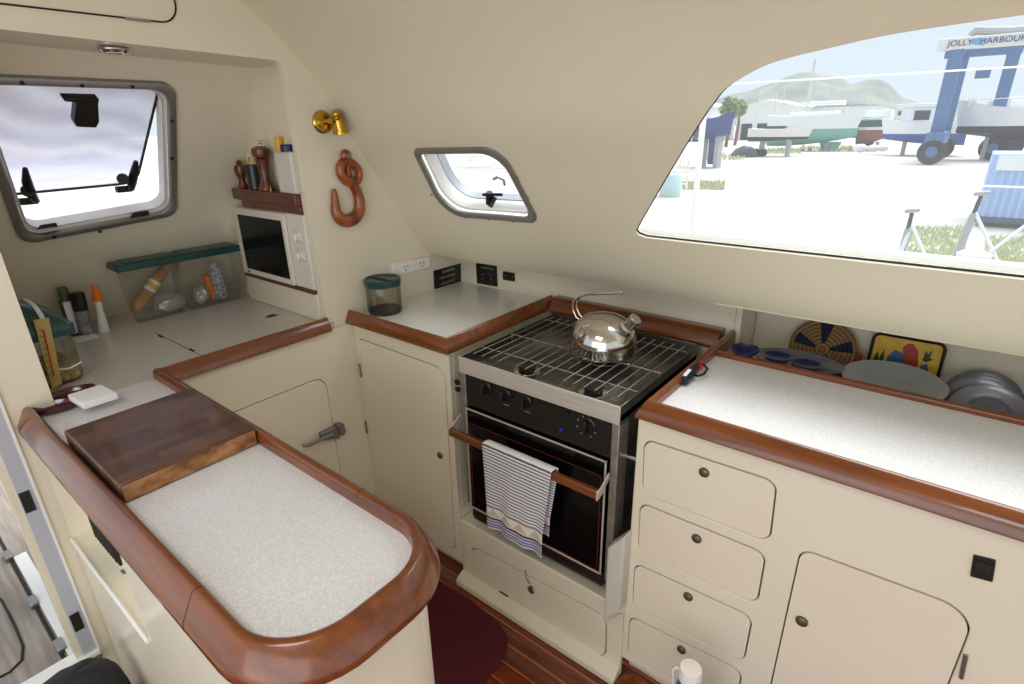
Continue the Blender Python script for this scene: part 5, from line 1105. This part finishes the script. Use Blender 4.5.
brn = bsdf('brown_antifoul', (134, 88, 74), .8); blu = bsdf('blue_antifoul', (44, 84, 158), .6); nav = bsdf('navy_hull', (44, 62, 124), .4); wnd = bsdf('dark_window', (44, 52, 58), .2); met = bsdf('mast_metal', (214, 214, 212), .4, .3)
lft = bsdf('lift_blue_paint', (70, 112, 160), .5); rub = bsdf('rubber', (44, 44, 46), .8); gry = bsdf('grey_paint', (168, 170, 172), .6)
def Q(x, y, Y): return PY(x, y, Y)
def boat(label, xs, xb, yd, yw, yk, Y, top, bot, beam=3.4, fin=None, sheer=.35, cat='boat', group=None):
    """hull with stern at px xs, bow at px xb, deck / waterline / keel at px rows"""
    a, c = Q(xs, yw, Y), Q(xb, yw, Y); zd = Q((xs+xb)/2, yd, Y).z; zw = Q((xs+xb)/2, yw, Y).z; zk = max(Q((xs+xb)/2, yk, Y).z, ZG+.4)
    Lx = c.x-a.x; T = thing('boat', ((a.x+c.x)/2, Y, ZG), label, cat, group)
    def hb(t): return beam/2*min(1, .72+.9*t)*max(0.02, 1-max(0, (t-.45)/.55)**2.2)
    def top_(u, v):
        s_ = -1 if v < .5 else 1; k = abs(v-.5)*2; x = a.x+Lx*u+(.06*Lx*(k)*(u**3)); zz = zw+(zd-zw+sheer*(u-.4)**2*2)*k
        return V((x, Y+beam/2+s_*hb(u)*(.88+.12*k), zz))
    g = MB(); n = 18
    for s_ in (-1, 1): g.grid(lambda u, k: V((a.x+Lx*u+.06*Lx*k*u**3, Y+beam/2+s_*hb(u)*(.88+.12*k), zw+(zd-zw+sheer*(2*u-.8)**2)*k)), n, 4)
    g.grid(lambda u, k: V((a.x+Lx*u+.06*Lx*u**3, Y+beam/2+(2*k-1)*hb(u), zd+sheer*(2*u-.8)**2)), n, 4)
    g.grid(lambda u, k: V((a.x, Y+beam/2+(2*u-1)*hb(0)*(.88+.12*k), zw+(zd-zw+sheer*.64)*k)), 4, 3); g.obj('topsides', top, T, ang=60)
    g = MB(); g.grid(lambda u, k: V((a.x+Lx*u, Y+beam/2+math.cos(math.pi*k)*-hb(u)*.88, zw-(zw-zk)*math.sin(math.pi*k)*(1-.55*u*u))), n, 10); g.obj('underbody', bot, T, ang=60)
    if fin:
        f0, f1 = Q(fin[0], yk, Y).x, Q(fin[1], yk, Y).x; g = MB(); g.prism([(f0, Y+beam/2-.12, zk+.5), (f1, Y+beam/2-.12, zk+.5), (f1-.15*(f1-f0), Y+beam/2-.12, ZG+.25), (f0+.1*(f1-f0), Y+beam/2-.12, ZG+.25)], (0, .24, 0)); g.obj('keel', bot if fin is not None else bot, T, bevel=.05)
    for i in range(2):
        xx = a.x+Lx*(.25+.45*i); g = MB(); g.box((xx-.15, Y+beam/2-.5, ZG), (xx+.15, Y+beam/2+.5, max(zk+.3, ZG+.45))); g.obj('cradle_block', gry, T)
    return T, a, c, zd, zw
def boxat(T, name, x0, x1, y0, y1, Y, d0, d1, mat, bev=.04, label=None):
    a, c = Q(x0, y1, Y+d0), Q(x1, y0, Y+d0); g = MB(); z0 = Q((x0+x1)/2, y1, Y+d0).z; z1 = Q((x0+x1)/2, y0, Y+d0).z; g.box((a.x, Y+d0, z0), (c.x, Y+d1, z1)); return g.obj(name, mat, T, bevel=bev)
def pole(T, name, x, y0, y1, Y, r, mat, lean=0):
    a = Q(x, y1, Y); z1 = Q(x, y0, Y).z; g = MB(); g.tube([a, V((a.x+lean, Y, z1))], r, 8); return g.obj(name, mat, T)
# teal-bottomed sloop
T, a, c, zd, zw = boat('white sailing yacht with teal underbody and tall mast, centre of the yard', 765, 855, 116, 129, 147, 74, wh, teal, 4, (815, 838))
boxat(T, 'coachroof', 790, 838, 111.5, 117, 75.2, 0, 1.6, wh); pole(T, 'mast', 806, 60, 116, 76, .16, met); pole(T, 'thin_mast', 823, 88, 114, 76, .05, met)
g = MB(); g.tube([Q(802, 104, 76), Q(846, 102.5, 76)], .22, 8); g.obj('boom', wh2, T)
T, a, c, zd, zw = boat('white yacht with dark green side stripe and brown underbody, right of the teal one', 856, 888, 118, 130, 145, 76, wh, brn, 3.6, (856, 872))
boxat(T, 'side_stripe', 857, 891, 120, 127, 75.9, 0, .1, dgreen); boxat(T, 'cabin', 862, 892, 110, 117, 77, 0, 2.4, wh)
T, a, c, zd, zw = boat('large white motor yacht with blue underbody and dark saloon windows, behind the boat hoist', 966, 880, 123, 134, 146, 66, wh, blu, 4.4)
boxat(T, 'deckhouse', 900, 950, 108, 123, 67.3, 0, 2.6, wh); boxat(T, 'saloon_window', 913, 931, 110.5, 120, 67.2, 0, .1, wnd); boxat(T, 'side_window', 897.5, 901.5, 111, 115.5, 67.2, 0, .1, wnd); boxat(T, 'flybridge', 895, 945, 103.5, 107.5, 67.3, 0, 3, wh); boxat(T, 'rear_window', 946, 953, 113, 121, 67.2, 0, .1, wnd)
T, a, c, zd, zw = boat('big white hull with black underbody in the boat hoist, at the right edge', 1080, 956, 108, 126, 142, 60, wh, dg, 5, (1000, 1030), sheer=.6)
boxat(T, 'coachroof', 985, 1050, 100, 108, 61.4, 0, 2.4, wh); pole(T, 'mast', 1001, 60, 104, 62, .12, lft); boxat(T, 'cockpit_tent', 952+14, 978, 98, 107, 61.5, 0, 2, wh2)
for i, x in enumerate((962, 972, 990, 1008)): pole(T, 'stanchion', x, 99, 107, 60.3, .04, met)
g = MB(); g.tube([Q(958, 101, 60.3), Q(1024, 97, 60.3)], .035, 6); g.obj('guard_wire', met, T)
T, a, c, zd, zw = boat('small white motorboat on a low dark trailer', 746, 806, 129, 137, 142, 62, wh2, dg, 2.2, sheer=.1)
boxat(T, 'windscreen', 766, 785, 126, 129.5, 63, 0, 1, wnd)
for x in (757, 764): 
    g = MB(); p = Q(x, 146, 62); g.cyl((p.x, 61.8, ZG+.38), (p.x, 62.1, ZG+.38), .38, n=16); g.obj('trailer_wheel', rub, T)
T, a, c, zd, zw = boat('navy blue yacht hull with a dark rudder, behind the wooden ladder', 690, 724, 119, 131, 140, 44, nav, nav, 3, (702, 711))
for i, (x0_, x1_, y0_) in enumerate(((853, 868, 136), (867, 880, 137), (878, 889, 138))):
    p0, p1 = Q(x0_, 147, 70), Q(x1_, 147, 70); g = MB(); g.ball(((p0.x+p1.x)/2, 70, ZG+.55), (p1.x-p0.x)/2, (1, .6, .62), 14); 
    g.v = [V((v.x, v.y, max(v.z, ZG))) for v in g.v]
    tag(g.obj('covered_dinghy', wh), 'white covered dinghy in the short row below the green-striped yacht', 'dinghy', 'covered white dinghies')
p = G(745, 157); g = MB(); g.lathe([(1.3, 0), (1.35, .3), (1.0, .9), (.4, 1.15), (.001, 1.2)], (0, 0, 0), 20); g.v = [V((p.x+v.x*(1+.2*noise.noise(v)), p.y+v.y*.7, ZG+v.z*.85*(1+.3*noise.noise(v*1.5)))) for v in g.v]
tag(g.obj('tarpaulin_heap', bsdf('grey_tarpaulin', (74, 78, 84), .8)), 'low heap under a dark grey tarpaulin at the edge of the yard', 'covered heap')
# sheds
def shed(label, x0, x1, ye, yr_, Y, wall, roof, depth=14):
    a, c = Q(x0, ye, Y), Q(x1, ye, Y); zr = Q((x0+x1)/2, yr_, Y).z; T = thing('shed', ((a.x+c.x)/2, Y, ZG), label, 'building')
    g = MB(); g.box((a.x, Y, ZG), (c.x, Y+depth, a.z)); g.obj('wall', wall, T)
    g = MB(); m_ = (a.x+c.x)/2; g.prism([(a.x-.5, Y-.3, a.z), (c.x+.5, Y-.3, a.z), (m_, Y-.3, zr)], (0, depth+.6, 0)); g.obj('roof', roof, T)
    for i in range(3):
        xx = a.x+(c.x-a.x)*(.2+.28*i); g = MB(); g.box((xx-1, Y-.05, ZG), (xx+1, Y+.02, ZG+3)); g.obj('opening', wnd, T)
shed('wide white boat shed with a low pale roof, left of the tall mast', 738, 796, 108, 99, 120, wh, wh2)
shed('low white shed with a brown-grey roof behind the yachts', 800, 880, 108, 103, 135, wh, gry)
shed('pale shed at the left edge of the yard behind the navy hull', 668, 712, 108, 102, 110, wh, wh2)
# background masts
for i, (x, y0_, Y) in enumerate(((773, 92, 95), (781, 88, 98), (834, 86, 100), (842, 93, 96), (849, 90, 104), (757, 95, 100), (868, 98, 99))):
    p = Q(x, 118, Y); g = MB(); g.tube([(p.x, Y, ZG), (p.x, Y, Q(x, y0_, Y).z)], .07, 6); tag(g.obj('boat_mast', met), 'thin pale mast rising among the boats against the hill', 'mast', 'distant masts')
# trees
lf = mottled('leaf_green', (110, 132, 90), (150, 168, 120), 3, .9)
def tree(x, y0_, y1_, Y, label, r=1.6):
    p = Q(x, y1_, Y); zt_ = Q(x, y0_, Y).z; T = thing('tree', (p.x, Y, ZG), label, 'tree'); g = MB(); g.tube([(p.x, Y, ZG), (p.x+.2, Y, (zt_+ZG)/2), (p.x, Y, zt_-.8)], [.25, .2, .1], 8); g.obj('trunk', brn, T)
    g = MB(); random.seed(int(x))
    for i in range(420):
        d = V((random.gauss(0, 1), random.gauss(0, 1), random.gauss(0, 1))).normalized()*random.uniform(.5, 1)*r; q = V((p.x, Y, zt_-r*.8))+V((d.x, d.y, d.z*1.1)); e = V((random.gauss(0, 1), random.gauss(0, 1), random.gauss(0, 1))).normalized()*.28; f_ = e.orthogonal().normalized()*.22
        g.add([q-e, q+f_, q+e, q-f_], [(0, 1, 2, 3)])
    g.obj('foliage', lf, T, smooth=False)
tree(729, 100, 118, 85, 'bushy green tree beside the white boat shed', 1.4)
tree(738, 102, 118, 92, 'smaller green tree just right of the bushy one', 1.1)
# travelling boat hoist
YH = G(932, 164).y; print('hoist Y', YH)
T = thing('boat_hoist', Q(985, 150, YH+4), 'tall blue travelling boat hoist with white lettered top beam', 'boat hoist')
lx = Q(945, 100, YH).x; ztop = Q(950, 45.5, YH).z; rx = lx+9.2; YH2 = YH+6
def leg(x, Y): g = MB(); g.box((x-.42, Y-.35, ZG+2.0), (x+.42, Y+.35, ztop)); return g.obj('leg', lft, T, bevel=.05)
leg(lx, YH); leg(lx+.2, YH2)
rlx = Q(1008, 75, YH2).x; leg(rlx, YH2); leg(lx+9.5, YH)
zb0, zb1 = Q(980, 48, YH).z, Q(980, 36.5, YH).z
g = MB(); g.box((Q(938, 46, YH).x, YH-.5, zb0), (lx+10.5, YH+.5, zb1)); bmx = g.obj('top_beam', bsdf('beam_white', (222, 222, 216), .5), T, bevel=.05)
g = MB(); g.box((lx-.3, YH+.4, zb0), (lx+.3, YH2+.4, zb0+.6)); g.obj('side_beam', lft, T, bevel=.04)
g = MB(); g.box((lx-.6, YH-1.2, ZG+1.4), (lx+.6, YH2+1.2, ZG+2.3)); g.obj('bottom_beam', lft, T, bevel=.05)
g = MB(); g.box((Q(946, 50, YH2).x, YH2-.3, zb0-.1), (rlx+.5, YH2+.3, zb0+.7)); g.obj('rear_beam', lft, T, bevel=.04)
for nm, tx, x in (('JOLLY', 'JOLLY', 961), ('HARBOUR', 'HARBOUR', 1002)):
    p = V((Q(x, 42, YH).x, YH-.54, (zb0+zb1)/2)); text('lettering', tx, nav, bmx, p, (1, 0, 0), (0, 0, 1), .54, .02, spacing=1.0)
p = V((Q(978, 42, YH).x, YH-.54, (zb0+zb1)/2)); g = MB(); g.prism([p+V(v)*.8 for v in [(-.7, 0, .1), (0, 0, .32), (.75, 0, .12), (.3, 0, -.05), (.5, 0, -.32), (-.3, 0, -.2)]], (0, .03, 0)); g.obj('emblem', bsdf('emblem_blue', (92, 160, 214), .5), bmx)
for x, Y in ((lx, YH-.9), (lx+.2, YH2+.9), (rlx+.3, YH2+.9), (lx+9.5, YH-.9)):
    rw = .92; g = MB(); g.lathe([(rw*.45, -.32), (rw*.9, -.32), (rw, -.2), (rw, .2), (rw*.9, .32), (rw*.45, .32), (.001, .2)], (x, Y, ZG+rw), 28, rodm((1, 0, 0)) if False else rodm((0, 1, 0))); wl_ = g.obj('wheel', rub, T); g = MB(); g.cyl((x, Y-.34, ZG+rw), (x, Y+.34, ZG+rw), rw*.42, n=20); g.obj('hub', lft, wl_)
g = MB(); g.tube([Q(x, y, YH+.2) for x, y in [(971,36),(976,30.5),(990,31),(1012,31),(1040,28)]], .28, 8); g.obj('winch_pipework', gry, T)
g = MB(); q = Q(983, 73, YH+2); g.box((q.x-.45, q.y, q.z-.35), (q.x+.45, q.y+.3, q.z+.35)); tag(g.obj('hanging_sign', lft, bevel=.03), 'small blue board hanging under the boat hoist beam', 'board')
# container
p = G(973, 226); YC = p.y; zc1 = Q(1000, 154, YC).z
cm = bsdf('pale_blue_container', (168, 196, 236), .6)
T = thing('shipping_container', (p.x+3, YC+1.2, ZG), 'pale blue ribbed steel container with a white notice at the right edge', 'container')
g = MB(); g.box((p.x, YC+.04, ZG+.22), (p.x+6.1, YC+2.44, zc1)); g.obj('shell', cm, T, bevel=.03)
g = MB()
for i in range(30): g.box((p.x+.12+i*.2, YC-.0, ZG+.32), (p.x+.22+i*.2, YC+.05, zc1-.1))
g.obj('ribbed_panel', cm, T)
g = MB(); g.box((p.x-.01, YC-.03, ZG+.15), (p.x+6.12, YC+.1, ZG+.32)); g.obj('bottom_rail', bsdf('rail_dark_blue', (70, 84, 110), .6), T)
for i in range(3): g = MB(); g.box((p.x+.3+i*2.6, YC+.1, ZG), (p.x+.6+i*2.6, YC+2.3, ZG+.16)); g.obj('skid', dg, T)
g = MB(); q = Q(1012, 163, YC-.05); g.box((q.x-.35, YC-.06, q.z-.22), (q.x+.6, YC-.03, q.z+.22)); g.obj('notice', wh, T)
# prop stands holding up this boat
def stand(label, xt, yt, xb_, yb_, Y, legs):
    t_, b_ = Q(xt, yt, Y), Q(xb_, yb_, Y); T = thing('boat_stand', (b_.x, Y, ZG), label, 'boat stand')
    g = MB(); dr__ = (b_-t_).normalized(); e = t_+dr__*((ZG-t_.z)/dr__.z); g.tube([t_, t_.lerp(e, .10)], .022, 8); g.obj('screw_post', 'iron', T); g = MB(); g.tube([t_.lerp(e, .08), e], [.035, .06], 8); g.obj('post', gry, T)
    g = MB(); m_ = V((t_.x, t_.y, t_.z)); g.prism([m_+V((-.07, -.06, 0)), m_+V((.07, -.06, .02)), m_+V((.07, .06, .02)), m_+V((-.07, .06, 0))], (0, 0, .04)); g.obj('pad', gry, T)
    for (x0_, y0_, x1_, y1_) in legs:
        u_, v_ = Q(x0_, y0_, Y), Q(x1_, y1_, Y-.1); d_ = (v_-u_).normalized(); w_ = u_+d_*((ZG-u_.z)/d_.z); g = MB(); g.tube([u_, w_], .02, 6); g.obj('leg', wh, T)
stand('grey post stand with a small pad on top, nearest the middle of the big window', 912, 213, 903, 249, 8, [(912, 226, 931, 268), (910, 228, 897, 262)])
stand('taller grey post stand with white braces in front of the pale blue container', 981, 196, 957, 255, 8.5, [(975, 212, 998, 262), (1030, 222, 990, 252)])
p = Q(973, 258, 7.5); g = MB(); g.lathe([(.14, 0), (.15, .05), (.14, .5), (.15, .52), (.001, .54)], (p.x, 7.5, ZG), 24); g.v = [V((v.x, v.y, ZG+(v.z-ZG)*(p.z+.12-ZG)/.54)) for v in g.v]; tag(g.obj('white_drum', wh), 'white round drum standing between the two boat stands', 'drum')
# left edge: ladder, drum, grass
Tl = G(680, 190); T = thing('wooden_ladder', Q(682, 188, Tl.y), 'pale wooden step ladder under the navy hull at the left of the window', 'ladder')
for x in (678, 686): pole(T, 'rail', x, 160, 191, Tl.y, .06, wh2)
for y in (166, 172, 178, 184): g = MB(); g.tube([Q(677.5, y, Tl.y), Q(686, y, Tl.y)], .05, 6); g.obj('rung', wh2, T)
p = G(670, 196); g = MB(); g.lathe([(.5, 0), (.52, .1), (.52, 1.1), (.45, 1.2), (.001, 1.22)], (p.x, p.y, ZG), 20); tag(g.obj('blue_drum', bsdf('pale_teal_drum', (196, 220, 222), .6)), 'pale teal drum at the left corner of the big window', 'drum')
gm_ = mottled('grass_blades', (184, 190, 142), (208, 210, 170), 4, .9)
g = MB(); random.seed(4)
def tuft(px0, px1, py0, py1, n, s):
    for i in range(n):
        c = G(random.uniform(px0, px1), random.uniform(py0, py1)); a_ = random.uniform(0, 6.28); w_ = s*random.uniform(.4, 1); h_ = s*random.uniform(.3, .9)
        d = V((math.cos(a_), math.sin(a_), 0))*w_; g.add([c-d*.3, c+d*.3, c+V((random.uniform(-.1, .1), 0, h_))], [(0, 1, 2)])
tuft(672, 724, 183, 190, 900, .32); tuft(740, 800, 150, 154, 500, .5); tuft(800, 880, 147.5, 151, 500, .6); tuft(905, 965, 228, 262, 900, .2); tuft(985, 1024, 238, 268, 500, .2); tuft(700, 745, 155, 160, 300, .4)
tag(g.obj('yard_grass', gm_, smooth=False), 'thin green grass growing in patches on the pale gravel yard', 'grass', kind='stuff')
# this boat's own guard rail outside the window
YR = 2.25
T = thing('guard_rail', Q(700, 180, YR), 'steel stanchion with two thin guard wires and white toe rail outside the big window', 'guard rail')
zt_ = Q(694, 60, YR).z; p = Q(691, 243, YR)
g = MB(); g.tube([(p.x, YR, .96), (p.x, YR, zt_)], .012, 10); g.obj('stanchion', wh, T)
g = MB(); g.tube([(p.x, YR, .93), (p.x, YR, .99)], .022, 12); g.box((p.x-.035, YR-.03, .915), (p.x+.035, YR+.03, .93)); g.obj('stanchion_base', 'steel', T)
for y_ in (77, 181): zz_ = Q(850, y_, YR).z; g = MB(); g.tube([(-3, YR, zz_), (3, YR, zz_)], .0028, 6); g.obj('guard_wire', wh, T)
zz_ = Q(950, 261, YR).z; g = MB(); g.box((-3, YR-.02, zz_-.015), (3, YR+.03, zz_+.012)); g.obj('toe_rail', wh, T, bevel=.006)
